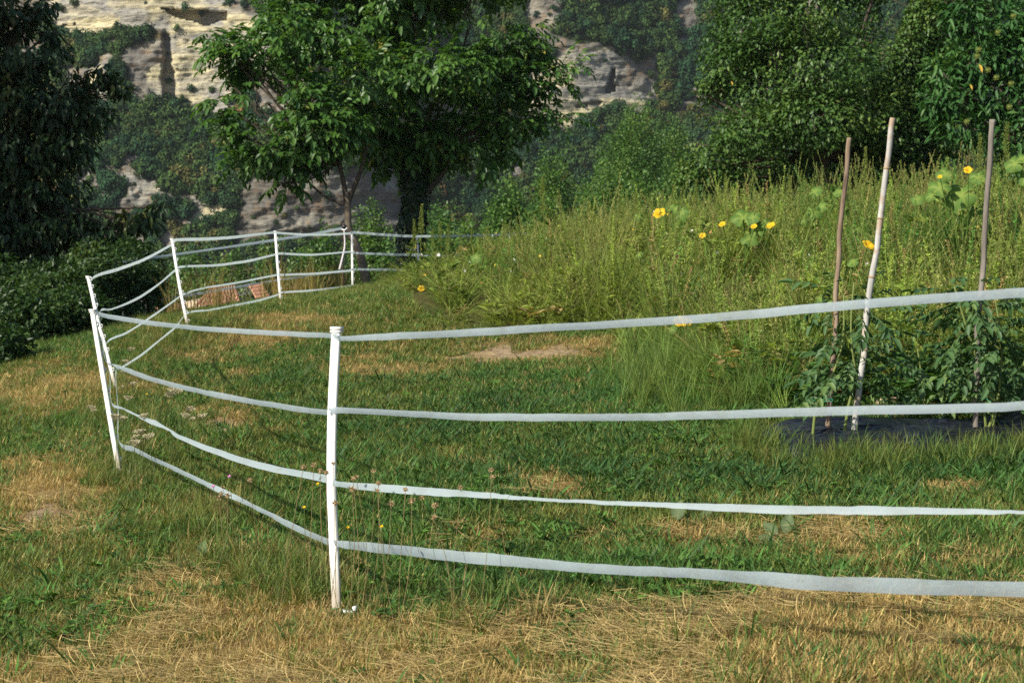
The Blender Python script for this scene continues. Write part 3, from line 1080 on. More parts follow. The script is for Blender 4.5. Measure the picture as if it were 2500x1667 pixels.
def orient(P_, X_, Zh, r, scale):
    """3x3 frames with columns X, Y, Z"""
    X_ = X_ / np.linalg.norm(X_, axis=1)[:, None]
    Y_ = np.cross(Zh, X_); Y_ /= np.linalg.norm(Y_, axis=1)[:, None] + 1e-9
    Z_ = np.cross(X_, Y_)
    return np.stack([X_, Y_, Z_], 2) * np.asarray(scale)[:, None, None]


def place_many(mbo, srcs, P_, R_, tint_shift, r):
    for k, sb in enumerate(srcs):
        idx = np.arange(k, len(P_), len(srcs))
        v0 = np.vstack(sb.v); t0 = np.concatenate(sb.t)
        f4 = np.vstack(sb.f4) if sb.f4 else None
        f3 = np.vstack(sb.f3) if sb.f3 else None
        v = np.einsum('nij,mj->nmi', R_[idx], v0) + P_[idx][:, None]
        o = (np.arange(len(idx)) * len(v0))[:, None, None]
        t = np.clip(t0[None] + tint_shift[idx][:, None], 0, 1)
        mbo.add(v.reshape(-1, 3), (f4[None] + o).reshape(-1, 4) if f4 is not None else None, (f3[None] + o).reshape(-1, 3) if f3 is not None else None, t.ravel())


def compound_tree(root, clumps, per_m2, srcs, mat, r, nsingle, leaf_name, gap=.36, size=(.8, 1.25), down=.25, crown_name='crown'):
    P_, O_ = clump_points(clumps, per_m2, r, (.4, 1.05), gap, 1.0, 5)
    n = len(P_)
    X_ = O_ * np.array([1, 1, .45]) + unit(n, r) * .55 + np.array([0, 0, -down])
    Zh = np.tile([0, 0, 1.0], (n, 1)) + O_ * .35 + unit(n, r) * .25
    sc_ = r.uniform(*size, n)
    R_ = orient(P_, X_, Zh, r, sc_)
    sh = np.clip(r.normal(.0, .16, n), -.4, .38) + np.where(r.random(n) < .02, .35, 0)
    # the leaves that face the photographer most openly become parts of their own
    px, py, dd = project(P_)
    inf = (px > 0) & (px < 2500) & (py > 0) & (py < 1667)
    score = np.where(inf, -dd + O_[:, 2] * .5 + r.normal(0, .3, n), -1e9)
    sel = np.argsort(-score)[:nsingle]
    sel = sel[score[sel] > -1e8]
    rest = np.ones(n, bool); rest[sel] = False
    mbo = MB()
    place_many(mbo, srcs, P_[rest], R_[rest], sh[rest], r)
    o = mbo.build(crown_name, mat, root)
    o['kind'] = 'stuff'
    if len(sel):
        mes = []
        for sb in srcs:
            for dt in (-.15, 0, .15):
                old = sb.t
                sb.t = [np.clip(t + dt, 0, 1) for t in old]
                me = sb.mesh(leaf_name); me.materials.append(mat); mes.append(me)
                sb.t = old
        for j in sel:
            m4 = Matrix.Identity(4)
            for a_ in range(3):
                for b2 in range(3): m4[a_][b2] = R_[j][a_][b2]
                m4[a_][3] = P_[j][a_]
            child(leaf_name, mes[int(r.integers(0, len(mes)))], root, m4)
    return o


WSRC = [walnut_leaf_mesh(300 + s) for s in range(5)]
r = np.random.default_rng(5)
# the big walnut with its ivy covered trunk
wd = 32.5
base = foot(1005, wd)
walnut = empty('walnut_tree', base, 'large spreading walnut tree with a dark ivy covered trunk behind the fence', 'tree')
wc = clumps_world([(850, 70, 190, 110), (1010, 10, 200, 100), (1150, 60, 150, 105), (1245, 120, 95, 85, .3), (1080, 165, 170, 85, -1), (900, 190, 170, 95, -1.2), (740, 60, 120, 90), (680, 110, 100, 70),
                   (1180, 215, 110, 50), (1300, 200, 70, 45), (1375, 165, 55, 35), (1400, 158, 46, 42), (1370, 205, 52, 44), (1330, 265, 55, 35), (1385, 290, 30, 20), (1000, 300, 90, 60), (1080, 370, 110, 60), (1180, 345, 85, 50),
                   (970, 390, 95, 70), (1110, 450, 55, 40), (1245, 360, 50, 30), (1040, 480, 35, 25), (1150, 425, 50, 25), (900, 310, 90, 70, -1), (800, 250, 110, 70, -1), (930, -110, 330, 120), (1180, -80, 180, 110),
                   (720, -80, 170, 110), (1310, 130, 50, 40), (1260, 60, 45, 50), (1275, 180, 90, 85), (1250, 285, 90, 70), (1290, 95, 75, 80), (1180, 300, 90, 70), (1100, 280, 60, 40), (1000, 360, 110, 60), (1060, 330, 120, 70), (1150, 390, 90, 50), (950, 335, 110, 70), (1260, 300, 80, 50)], wd, .9, 30)
compound_tree(walnut, wc, 29, WSRC, m_walnut, r, 300, 'leaf', .41, (.75, 1.25), .12)
mbr = MB()
fork = at(1012, 400, wd)
tp = catmull([base - [0, 0, .2], at(1003, 600, wd), at(1010, 480, wd), fork, at(1000, 250, wd)], 14)
mbr.tube(tp, np.linspace(.22, .13, 14), 12, False)
mbr.build('trunk', m_bark, walnut, True)
mbr = MB()
limbs(mbr, fork, [c_ for c_ in wc if c_[1][0] > .25], .045, r, 3)
mbr.tube(catmull([at(1010, 500, wd), at(1060, 450, wd), at(1095, 405, wd)], 8), np.linspace(.1, .04, 8), 6, False)
mbr.build('branches', m_bark, walnut, True)
mbi = MB()
n = 2600
t = r.random(n) ** 1.1 * .8
ax = np.stack([np.interp(t * 13, np.arange(14), tp[:, i]) for i in range(3)], 1)
a = r.uniform(0, 2 * PI, n)
rad = .20 + .16 * fbm(t * 9, a, 2, 8) + .08 * (t < .12)
P_ = ax + np.stack([np.cos(a) * rad, np.sin(a) * rad, 0 * a], 1)
X_ = np.stack([np.cos(a) * .5, np.sin(a) * .5, -np.ones(n)], 1) + unit(n, r) * .5
v, q, tr, m = leaf_block(P_, X_, np.stack([np.cos(a), np.sin(a), .4 + 0 * a], 1) + unit(n, r) * .4, r.uniform(.07, .13, n), r.uniform(.06, .11, n))
mbi.add(v, q, tr, np.repeat(r.random(n), m))
o = mbi.build('ivy', m_ivy, walnut); o['kind'] = 'stuff'

# the young walnut beside it with its forked pale stem
sd_ = 29.5
base = foot(899, sd_)
young = empty('walnut_tree', base, 'young walnut tree with a leaning forked pale stem beside the ivy covered trunk', 'tree')
yc = clumps_world([(590, 130, 95, 60), (560, 205, 65, 45), (540, 245, 45, 35), (630, 190, 110, 70), (620, 300, 80, 55), (600, 380, 60, 40), (670, 375, 80, 50), (760, 350, 70, 60), (650, 250, 90, 70),
                   (690, 450, 40, 20), (760, 300, 120, 80), (520, 100, 35, 35), (690, 60, 70, 60), (660, 350, 80, 50), (850, 320, 60, 50), (520, 290, 22, 16), (700, 240, 110, 80), (640, 150, 100, 70), (600, 250, 90, 70), (730, 395, 60, 40)], sd_, .9, 14)
compound_tree(young, yc, 34, WSRC, m_walnut, r, 300, 'leaf', .35, (.7, 1.2), .12)
mbr = MB()
mbr.tube(catmull([base - [0, 0, .1], at(880, 625, sd_), at(852, 560, sd_), at(850, 515, sd_), at(846, 470, sd_)], 14), np.linspace(.095, .06, 14), 10, False)
mbr.build('trunk', m_bark_pale, young, True)
mbr = MB()
f0 = at(847, 500, sd_)
mbr.tube(catmull([f0, at(868, 450, sd_), at(886, 400, sd_), at(900, 330, sd_)], 10), np.linspace(.06, .03, 10), 7, False)
mbr.tube(catmull([f0, at(838, 440, sd_), at(826, 390, sd_), at(800, 300, sd_)], 10), np.linspace(.06, .03, 10), 7, False)
mbr.tube(catmull([f0, at(815, 490, sd_), at(780, 470, sd_), at(740, 430, sd_)], 8), np.linspace(.04, .02, 8), 6, False)
limbs(mbr, at(826, 400, sd_), yc, .025, r, 1)
mbr.build('branches', m_bark, young, True)


def leaf_tree(root, clumps, per_m2, mat, r, L, Wd, gap=.35, gs=1.2, quad=True, droop=.5, seed=3, name='crown', shell=(.4, 1.05), tilt=.6):
    P_, O_ = clump_points(clumps, per_m2, r, shell, gap, gs, seed)
    n = len(P_)
    X_ = O_ * .7 + unit(n, r) * .7 + np.array([0, 0, -droop])
    Z_ = np.tile([0, 0, 1.0], (n, 1)) + O_ * .5 + unit(n, r) * tilt
    v, q, tr, m = leaf_block(P_, X_, Z_, r.uniform(L * .7, L * 1.2, n), r.uniform(Wd * .75, Wd * 1.2, n), quad=quad)
    mbo = MB()
    big = fbm(P_[:, 0] * 1.5, P_[:, 2] * 1.5 + P_[:, 1], 2, seed + 30)
    mbo.add(v, q, tr, np.repeat(np.clip(.5 + (big - .5) * .9 + r.normal(0, .18, n), 0, 1), m))
    o = mbo.build(name, mat, root)
    o['kind'] = 'stuff'
    return o


# dark tree that hangs in from the left
ld = 25.0
base = foot(-330, ld)
t1 = empty('cherry_tree', base, 'dark shaded tree with long drooping leaves reaching in above the hedge', 'tree')
lc = clumps_world([(20, 60, 90, 70), (60, 140, 110, 70), (30, 240, 130, 90), (130, 260, 110, 70), (190, 210, 40, 50), (260, 190, 40, 40), (290, 215, 36, 26), (225, 280, 60, 50), (20, 370, 160, 90), (150, 360, 90, 60), (80, 470, 130, 70),
                   (-20, 560, 180, 70), (140, 550, 110, 50), (240, 580, 90, 40), (330, 540, 70, 28), (385, 505, 30, 18), (300, 590, 60, 24), (40, 630, 110, 50), (-150, 200, 200, 200), (-200, 450, 220, 180), (-80, 40, 140, 120),
                   (100, 20, 40, 30), (110, 90, 40, 30), (-10, 660, 60, 30), (-640, 250, 330, 200, -2.4), (-620, -80, 360, 240, -2.4), (-600, -420, 360, 240, -2.4)], ld)  # last three clumps: unseen crown added off frame to shade the visible leaves
leaf_tree(t1, lc, 125, m_cherry, r, .185, .075, .33, 1.4, True, 1.0, 13, shell=(.2, 1.05))
mbr = MB()
fk = at(-280, 350, ld)
mbr.tube(catmull([base - [0, 0, .2], at(-310, 600, ld), fk, at(-260, 100, ld)], 10), np.linspace(.17, .08, 10), 10, False)
mbr.build('trunk', m_bark, t1, True)
mbr = MB(); limbs(mbr, fk, lc, .045, r, 4)
mbr.build('branches', m_bark, t1, True)

# rounded small leaved fruit tree on the crest and the chestnut beside it
pd = 30
base = foot(2010, pd)
t2 = empty('pear_tree', base, 'broad dense fruit tree with small glossy leaves on the meadow crest', 'tree')
pc = clumps_world([(1850, 70, 140, 110), (2000, 20, 190, 130), (2120, 110, 140, 120), (1900, 210, 150, 90, -.6), (1790, 160, 90, 80), (1760, 290, 85, 60), (1730, 390, 70, 55), (1850, 320, 120, 65, -.9), (1990, 290, 140, 80, -1.2), (2110, 270, 120, 90, -.6),
                   (1745, 215, 40, 45), (1700, 350, 40, 30), (1680, 425, 40, 30), (1770, 440, 60, 40), (2140, 360, 90, 45), (2230, 80, 120, 150), (2220, 280, 90, 90), (1930, 410, 60, 30), (2000, 150, 160, 110, -1), (1880, 130, 110, 80, -1), (1720, 230, 30, 30),
                   (1900, -90, 220, 120), (2150, -60, 220, 120), (2240, 400, 80, 40), (2330, 120, 80, 120), (2000, 420, 300, 55, 2.0), (1800, 440, 160, 40, 1.5), (2200, 430, 160, 50, 1.5), (2000, 200, 260, 200, 2.5), (2190, 150, 120, 110), (2280, 60, 120, 110), (2260, 200, 110, 100), (2200, 330, 130, 80), (2320, 300, 100, 90), (2130, 40, 120, 100), (2350, -40, 140, 110)], pd)
leaf_tree(t2, pc, 215, m_pear, r, .115, .066, .40, .8, False, .35, 23)
mbr = MB()
fk = at(2010, 380, pd)
mbr.tube(catmull([base - [0, 0, .2], at(2015, 480, pd), fk, at(2000, 200, pd)], 10), np.linspace(.22, .1, 10), 10, False)
mbr.build('trunk', m_bark, t2, True)
mbr = MB(); limbs(mbr, fk, pc, .05, r, 3)
mbr.build('branches', m_bark, t2, True)

hd = 24.5
base = foot(2560, hd)
t3 = empty('chestnut_tree', base, 'dark chestnut tree with long toothed leaves and spiny green husks behind the grey pole', 'tree')
hc = clumps_world([(2420, 50, 110, 80), (2480, 130, 110, 90), (2380, 150, 80, 60), (2330, 240, 80, 50), (2440, 230, 90, 70), (2350, 310, 75, 45), (2450, 320, 85, 60), (2300, 180, 50, 50), (2280, 260, 40, 40), (2560, 250, 120, 150), (2600, 50, 150, 150), (2500, 400, 70, 40), (2350, 20, 60, 60)], hd)
leaf_tree(t3, hc, 105, m_chest, r, .19, .058, .30, 1.0, True, .35, 33)
mbr = MB()
fk = at(2540, 350, hd)
mbr.tube(catmull([base - [0, 0, .2], at(2560, 480, hd), fk, at(2520, 100, hd)], 10), np.linspace(.2, .09, 10), 10, False)
mbr.build('trunk', m_bark, t3, True)
mbr = MB(); limbs(mbr, fk, hc, .045, r, 3)
mbr.build('branches', m_bark, t3, True)
# husks and two yellowed leaves
m_husk = plain('husk', (.16, .20, .045), .8, .2, .3, 40)
hb = MB()
u = unit(160, r)
v, q, tr, m = leaf_block(u * .03, u + unit(160, r) * .3, unit(160, r), .028, .006, quad=False)
hb.add(v, q, tr, .6)
th_ = np.linspace(0, PI, 6); sp = np.stack([0 * th_, 0 * th_, -.034 * np.cos(th_)], 1)
hb.tube(sp, .034 * np.sin(th_) + .001, 8, False)
husk_me = hb.mesh('husk'); husk_me.materials.append(m_husk)
for hx, hy in [(2464, 262), (2422, 302), (2436, 80), (2474, 40), (2390, 122), (2432, 190), (2385, 138), (2468, 205), (2360, 298), (2412, 172)]:
    child('husk', husk_me, t3, Matrix.Translation(Vector(at(hx, hy, hd - 1.0))))
m_yleaf = plain('yellow_leaf', (.55, .36, .06), .6, .2, .3, 30)
for hx, hy, c_ in [(2390, 157, .75), (2368, 206, 0.5), (1785, 199, .45)]:
    tr_root = t3 if hx > 2000 else t2
    lb = MB()
    p = at(hx, hy, (hd if hx > 2000 else pd) - 1.9)
    v, q, tr, m = leaf_block(p[None], np.array([[.4, -.3, -1.0]]), np.array([[.2, -1, .2]]), .2 * c_, .075 * c_)
    lb.add(v, q, tr)
    o = lb.build('leaf', m_yleaf, tr_root); o['label'] = 'yellowed leaf'

# wood in the middle distance: one crown, copied
def small_tree(name, label, cat, px, py_top, d, rx, mat, L, Wd, per, group, seed, h_ratio=1.0, trunk=True, gap=.3):
    base = foot(px, d)
    root = empty(name, base, label, cat, group)
    top = at(px, py_top, d)
    R = rx * d / F
    H = max(top[2] - base[2], R * 1.2)
    rr = np.random.default_rng(seed)
    cl = []
    k = 9
    for i in range(k):
        u = unit(1, rr)[0]
        zc = base[2] + H * (.62 + .22 * u[2])
        cl.append((np.array([base[0] + u[0] * R * .55, base[1] + u[1] * R * .5, zc]), np.array([R * .55, R * .5, H * .24]) * rr.uniform(.8, 1.15)))
    cl.append((np.array([base[0], base[1], base[2] + H * .45]), np.array([R * .9, R * .8, H * .4])))
    if not trunk: cl.append((np.array([base[0], base[1], base[2] + H * .22]), np.array([R, R * .8, H * .26])))
    leaf_tree(root, cl, per, mat, rr, L, Wd, gap, .8 * 30 / d, False, .25, seed, 'crown' if trunk else 'foliage', (.55, 1.05), .9)
    mbr = MB()
    mbr.tube(catmull([base - [0, 0, .2], base + [0.05 * R, 0, H * .35], base + [0, 0, H * .75]], 8), np.linspace(.07 * R + .03, .02, 8), 7, False)
    if trunk:
        limbs(mbr, base + np.array([0, 0, H * .4]), cl[:5], .025 * R + .01, rr, 2)
    mbr.build('trunk' if trunk else 'stem', m_bark, root, True)
    return root


WL = ['tallest fuzzy green tree of the middle wood, against the dense fruit tree', 'fuzzy green skyline tree of the middle wood, next to the tallest', 'fuzzy green skyline tree of the middle wood, below the pale crag',
      'fuzzy green tree where the middle wood runs down to the walnut crown', 'fuzzy green tree in the middle wood, half covered by the fruit tree edge', 'fuzzy green tree in the heart of the middle wood', 'fuzzy green tree under the right edge of the walnut crown',
      'fuzzy green tree of the middle wood just behind the fruit tree edge', 'low fuzzy green tree behind the single tall amaranth', 'low fuzzy green tree between the walnut trunk and the single tall amaranth', 'small fuzzy green tree just right of the ivy covered trunk',
      'low fuzzy green tree where the middle wood meets the crest under the fruit tree', 'low fuzzy green tree on the meadow crest right of the single tall amaranth']
for k, (tx, ty, dd, rx) in enumerate([(1655, 275, 92, 105), (1540, 325, 84, 100), (1430, 375, 78, 90), (1350, 430, 70, 85), (1600, 400, 66, 110), (1480, 440, 62, 100), (1250, 470, 58, 90), (1700, 390, 72, 90), (1340, 500, 54, 90), (1170, 520, 52, 80), (1090, 560, 48, 60),
                                       (1560, 470, 55, 100), (1420, 490, 52, 80)]):
    small_tree('acacia_tree', WL[k], 'tree', tx, ty, dd, rx, m_midleaf, .15, .10, 80, 'wood in the middle distance', 400 + k)

# bushes beyond the fence
HB = [(20, 620, 23, 140), (150, 640, 22, 120), (260, 600, 23, 110), (330, 590, 24.5, 80), (-80, 680, 20.5, 130), (60, 720, 19.5, 110), (190, 700, 20, 90), (360, 640, 23.5, 60), (-10, 800, 17.2, 80)]
HL = ['dark green hedge bush at the left picture edge', 'dark green hedge bush second from the left picture edge', 'dark green hedge bush below the hanging tips of the dark tree', 'dark green hedge bush nearest the post with clips', 'hedge bush cut by the left picture edge, under the dark tree',
      'low hedge bush in front, near the left picture edge', 'low hedge bush in front, left of the two bend posts', 'smaller hedge bush behind the tape between bend posts and the clip post', 'lowest hedge bush in the left corner above the dry grass']
HM = ['green bush just right of the post with clips', 'green bush behind the orange roof', 'green bush left of the post beside the orange roof', 'green bush right of the post beside the orange roof', 'green bush left of the thin rusty rod', 'tall rounded bush between the young tree and the ivy covered trunk',
      'green bush left of the ivy covered trunk foot', 'green bush behind the ivy covered trunk', 'green bush between the hedge and the post with clips', 'green bush behind the meadow tip, right of the ivy covered trunk']
for k, (bx, by, dd, rx) in enumerate(HB):
    small_tree('bush', HL[k], 'bush', bx, by, dd, rx, m_bushleaf, .085, .05, 190, 'hedge below the drooping tree', 500 + k, trunk=False, gap=.25)
HC = [(480, 622, 44, 70), (570, 618, 46, 70), (640, 600, 47, 60), (720, 600, 46, 60), (790, 575, 48, 60), (900, 520, 52, 60), (965, 575, 50, 50), (1065, 520, 56, 80), (420, 630, 40, 60), (1150, 540, 56, 80)]
for k, (bx, by, dd, rx) in enumerate(HC):
    small_tree('bush', HM[k], 'bush', bx, by, dd, rx, m_midleaf, .14, .09, 80, 'bushes past the far fence', 520 + k, trunk=False, gap=.25)

# ------------------------------------------------------------------ low building with the tiled roof beyond the fence
m_tile = plain('terracotta', (.44, .23, .15), .85, .15, .35, 6, .01)
m_render = plain('pale_render', (.42, .34, .24), .9, .1, .3, 4)
bd = 34.0
bc_ = foot(565, bd)
house = empty('garden_shed', bc_, 'low shed with two orange tiled roof slopes half hidden by grass beyond the fence', 'shed')
for (quadpx, nm) in (([(515, 704), (575, 700), (592, 742), (470, 742)], 'roof'), ([(606, 697), (640, 694), (672, 742), (636, 742)], 'roof'), ([(375, 748), (455, 742), (455, 768), (370, 770)], 'roof')):
    far_d, near_d = bd + .8, bd - .6
    q = [at(quadpx[0][0], quadpx[0][1], far_d), at(quadpx[1][0], quadpx[1][1], far_d), at(quadpx[2][0], quadpx[2][1] + 8, near_d), at(quadpx[3][0], quadpx[3][1] + 8, near_d)]
    # rows of tiles, each a shallow channel
    rm = MB()
    rows, cols = 6, 10
    for i in range(rows):
        for j in range(cols):
            f = lambda a_, b2: (q[0] * (1 - b2) + q[1] * b2) * (1 - a_) + (q[3] * (1 - b2) + q[2] * b2) * a_
            a0, a1 = i / rows, (i + 1.12) / rows
            b0, b1 = j / cols, (j + 1) / cols
            p00, p01, p10, p11 = f(a0, b0), f(a0, b1), f(a1, b0), f(a1, b1)
            up_ = np.array([0, -.02, .05])
            m0, m1 = (p00 + p01) / 2 + up_, (p10 + p11) / 2 + up_
            rm.add([p00, m0, p01, p10 + up_ * .3, m1 + up_ * .3, p11 + up_ * .3], [(0, 3, 4, 1), (1, 4, 5, 2)], t=random.random())
    rm.build('roof', m_tile, house)
wm = MB()
wm.box(at(545, 742, bd) + np.array([.05, .6, -.75]), (1.9, 1.2, 1.6))
wm.build('wall', m_render, house)

# ------------------------------------------------------------------ fence posts
b = NT('white_plastic')
nn = b.noise(7, 5, .6, b.coord())
sp = b.noise(60, 3, .6, b.coord())
c = b.ramp(nn, [(.3, (.70, .71, .69)), (.6, (.82, .83, .81))])
c = b.mix(b.ramp(sp, [(.66, 0.0), (.74, .55)]), c, (.42, .36, .27))
gz_ = b.n('ShaderNodeSeparateXYZ'); b.t.links.new(b.coord('Generated'), gz_.inputs[0])
mud = b.math('MULTIPLY', b.math('SUBTRACT', b.math('ADD', .16, b.math('MULTIPLY', nn, .16)), gz_.outputs['Z']), 7.0, True)
c = b.mix(b.math('MULTIPLY', mud, .75), c, (.30, .24, .15))
m_post = b.done(b.pbr(c, .42, .4))
m_capw = plain('cap_plastic', (.74, .74, .72), .45, .4, .08, 30)


def c_hook():
    """open loop that grips the tape, in its own coordinates: grows along +X"""
    a_ = np.linspace(-PI * .5, PI * .85, 11)
    p = np.stack([.008 + .012 * np.cos(a_), 0 * a_, .014 * np.sin(a_)], 1)
    p = np.vstack([[-.002, 0, -.014], p])
    hb_ = MB()
    hb_.tube(p, .0042, 6, True)
    me = hb_.mesh('hook', True); me.materials.append(m_capw)
    return me


hook_me = c_hook()


def make_post(d, path, label, yaw, wid=.040, dep=.019, hooks=9):
    P_ = at([p[0] for p in path], [p[1] for p in path], d)
    foot_p = P_[-1].copy()
    foot_p[2] = float(ground_z(foot_p[0], foot_p[1]))
    P_[-1][2] = foot_p[2] - .04
    root = empty('fence_post', foot_p, label, 'fence post', 'white plastic posts of the tape fence')
    C_ = catmull(P_, 26)
    ax = np.array([math.cos(yaw), math.sin(yaw), 0])     # across the post
    nx_ = np.array([math.sin(yaw), -math.cos(yaw), 0])   # its front
    # profile: flat front with chamfered edges, a rib along the back
    prof = [(-wid / 2, .002), (-wid / 2 + .004, .0065), (wid / 2 - .004, .0065), (wid / 2, .002), (wid / 2, -.004), (.007, -.0055), (.005, -dep), (-.005, -dep), (-.007, -.0055), (-wid / 2, -.004)]
    pb = MB()
    k = len(prof)
    V_ = np.array([[c_ + ax * a_ + nx_ * b2 for a_, b2 in prof] for c_ in C_]).reshape(-1, 3)
    i_ = np.arange(len(C_) - 1)[:, None] * k; j_ = np.arange(k)[None]
    f = np.stack([i_ + j_, i_ + (j_ + 1) % k, i_ + k + (j_ + 1) % k, i_ + k + j_], -1).reshape(-1, 4)
    pb.add(V_, f)
    pb.build('shaft', m_post, root)
    T = C_[0] - C_[2]; T /= np.linalg.norm(T)
    R3 = np.stack([ax, -nx_, T], 1)
    cb = MB()
    cb.box(C_[0] + T * .003 - nx_ * .004, (wid + .005, dep + .010, .010), R3)
    cb.box(C_[0] - T * .010 - nx_ * .004, (wid + .0035, dep + .008, .008), R3)
    cb.build('cap', m_capw, root)
    tt = np.linspace(.035, .86, hooks)
    for t_ in tt:
        p = np.array([np.interp(t_ * 25, np.arange(26), C_[:, i]) for i in range(3)]) + ax * (wid / 2 - (.002 if d > 12 else .019 if d > 7 else .030)) - nx_ * (.004 if d > 12 else .016)
        m4 = Matrix(((ax[0], -nx_[0], T[0], p[0]), (ax[1], -nx_[1], T[1], p[1]), (ax[2], -nx_[2], T[2], p[2]), (0, 0, 0, 1)))
        child('hook', hook_me, root, m4)
    fb = MB()
    fb.box(foot_p + ax * .045 + np.array([0, 0, .012]) - nx_ * .004, (.075, .022, .012), R3)
    fb.box(foot_p + ax * .078 + np.array([0, 0, .022]) - nx_ * .004, (.012, .024, .030), R3)
    fb.build('tread', m_post, root)
    return root


PL = ['nearest white plastic post standing in tall dry weeds at the corner of the fence',
      'white plastic post leaning in front of another at the bend, yarrow at its foot',
      'white plastic post leaning just behind the nearer bend post, shadow along its edge',
      'white post with a row of clips showing, leaning beside the hedge',
      'white plastic post next to the orange roof beyond the fence',
      'white plastic post below the forked young tree',
      'white plastic post half hidden by a tall amaranth in front of the ivy covered trunk']
for k, (d, path) in enumerate(POSTS):
    make_post(d, path, PL[k], [-.42, -.50, -.46, -.30, -.22, -.10, 0][k])
pq = at(3700, 1500, 3.13)
gz0 = float(ground_z(pq[0], pq[1]))
pxx, pyy, pdd = project(np.array([[pq[0], pq[1], gz0 + 1.1], [pq[0], pq[1], gz0 + .5], [pq[0], pq[1], gz0]]))
make_post(float(pdd.mean()), list(zip(pxx, pyy)), 'white plastic post outside the picture that carries the near ends of the tapes', -.5)

# ------------------------------------------------------------------ fence tapes
b = NT('fence_tape')
ac = b.attr('tint').outputs['Fac']
wv_ = b.n('ShaderNodeTexWave', wave_type='BANDS', bands_direction='X')
wv_.inputs['Scale'].default_value = 5.5
cmb = b.n('ShaderNodeCombineXYZ'); b.t.links.new(ac, cmb.inputs[0])
b.t.links.new(cmb.outputs[0], wv_.inputs['Vector'])
dirt = b.noise(9, 5, .65, b.pos())
c = b.mix(b.math('MULTIPLY', wv_.outputs['Fac'], .35), (.56, .66, .71), (.40, .49, .54))
c = b.mix(b.ramp(dirt, [(.5, 0.0), (.75, .45)]), c, (.34, .34, .29))
trn = b.n('ShaderNodeBsdfTransparent')
sh = b.mixs(.48, b.pbr(c, .5, .3, b.bump(b.noise(26, 4, .6, b.pos()), .5, .006)), b.transl(b.mix(1.0, c, (1.15, 1.15, 1.12), 'MULTIPLY')))
gr = b.noise(420, 2, .5, b.pos())
m_tape = b.done(b.mixs(b.math('MULTIPLY', gr, .34), sh, trn.outputs[0]))

ID = [1 / p[0] for p in POSTS]


def dep(px, a, b_):
    """depth along the straight span between two posts"""
    (xa, da), (xb, db) = a, b_
    t = (px - xa) / (xb - xa)
    return 1 / ((1 - t) / da + t / db)


NEAR = (820, 5.50); RIGHT = (2500, 3.83)
P2_, P3_, P4_, P5_, P6_, P7_ = (262, 9.27), (240, 13.47), (446, 17.47), (680, 21.77), (861, 26.87), (1024, 31.77)


def span(pts, a, b_):
    return [(x_, y_, dep(x_, a, b_), w_, s_) for (x_, y_, w_, s_) in pts]

# (x, y, visible width in photograph pixels, which way the visible face tips: - down, + up)
TAPES = []
TAPES.append(span([(2900, 690, 26, -1), (2500, 714, 24, -1), (2126, 741, 22, -1), (1701, 778, 20, -1), (1276, 804, 19, -1), (1000, 819, 18, -1), (838, 826, 12, -1)], NEAR, RIGHT)
             + span([(808, 819, 13, -1), (651, 812, 12, -1), (421, 795, 12, -1), (245, 767, 12, -1)], NEAR, (245, 9.25))
             + [(238, 740, 10.5, 8, -1), (226, 680, 13.45, 7, -1)] + span([(290, 657, 9, -1), (356, 632, 9, -1), (419, 597, 7, -1), (430, 586, 7, -1)], (226, 13.45), (430, 17.45))
             + span([(500, 584, 8, -1), (574, 579, 7, -1), (666, 568, 5, -1), (683, 569, 5, -1)], (430, 17.45), (683, 21.75)) + span([(745, 573, 5, -1), (804, 573, 5, -1), (853, 570, 5, -1), (865, 568, 6, -1)], (683, 21.75), (865, 26.85))
             + span([(950, 574, 6, -1), (1030, 577, 6, -1), (1221, 573, 5, -1), (1390, 562, 5, -1), (1480, 557, 5, -1)], (865, 26.85), (1221, 35)))
TAPES.append(span([(2900, 960, 24, -1), (2500, 990, 22, -1), (1983, 1005, 21, -1), (1600, 1017, 19, -1), (1451, 1018, 19, -1), (1144, 1017, 18, -1), (829, 1001, 16, -1)], NEAR, RIGHT)
             + span([(800, 1007, 15, -1), (651, 986, 15, -1), (520, 962, 15, -1), (497, 957, 13, -1), (383, 929, 14, -1), (320, 907, 14, -1), (291, 896, 10, -1), (275, 890, 4, -1), (258, 880, 9, -1)], NEAR, (258, 9.25))
             + [(250, 830, 11, 7, -1), (245, 760, 13.45, 6, -1)] + span([(275, 754, 4, 1), (333, 730, 7, 1), (385, 696, 7, 1), (430, 658, 7, -1), (446, 651, 5, -1)], (245, 13.45), (446, 17.45))
             + span([(490, 649, 5, -1), (536, 647, 6, 1), (612, 636, 7, 1), (670, 622, 5, -1), (688, 619, 5, -1)], (446, 17.45), (688, 21.75)) + span([(765, 622, 5, 1), (853, 615, 4, 1), (869, 618, 5, 1)], (688, 21.75), (869, 26.85))
             + span([(999, 622, 6, -1), (1129, 623, 5, -1), (1250, 616, 5, -1)], (869, 26.85), (1221, 35)))
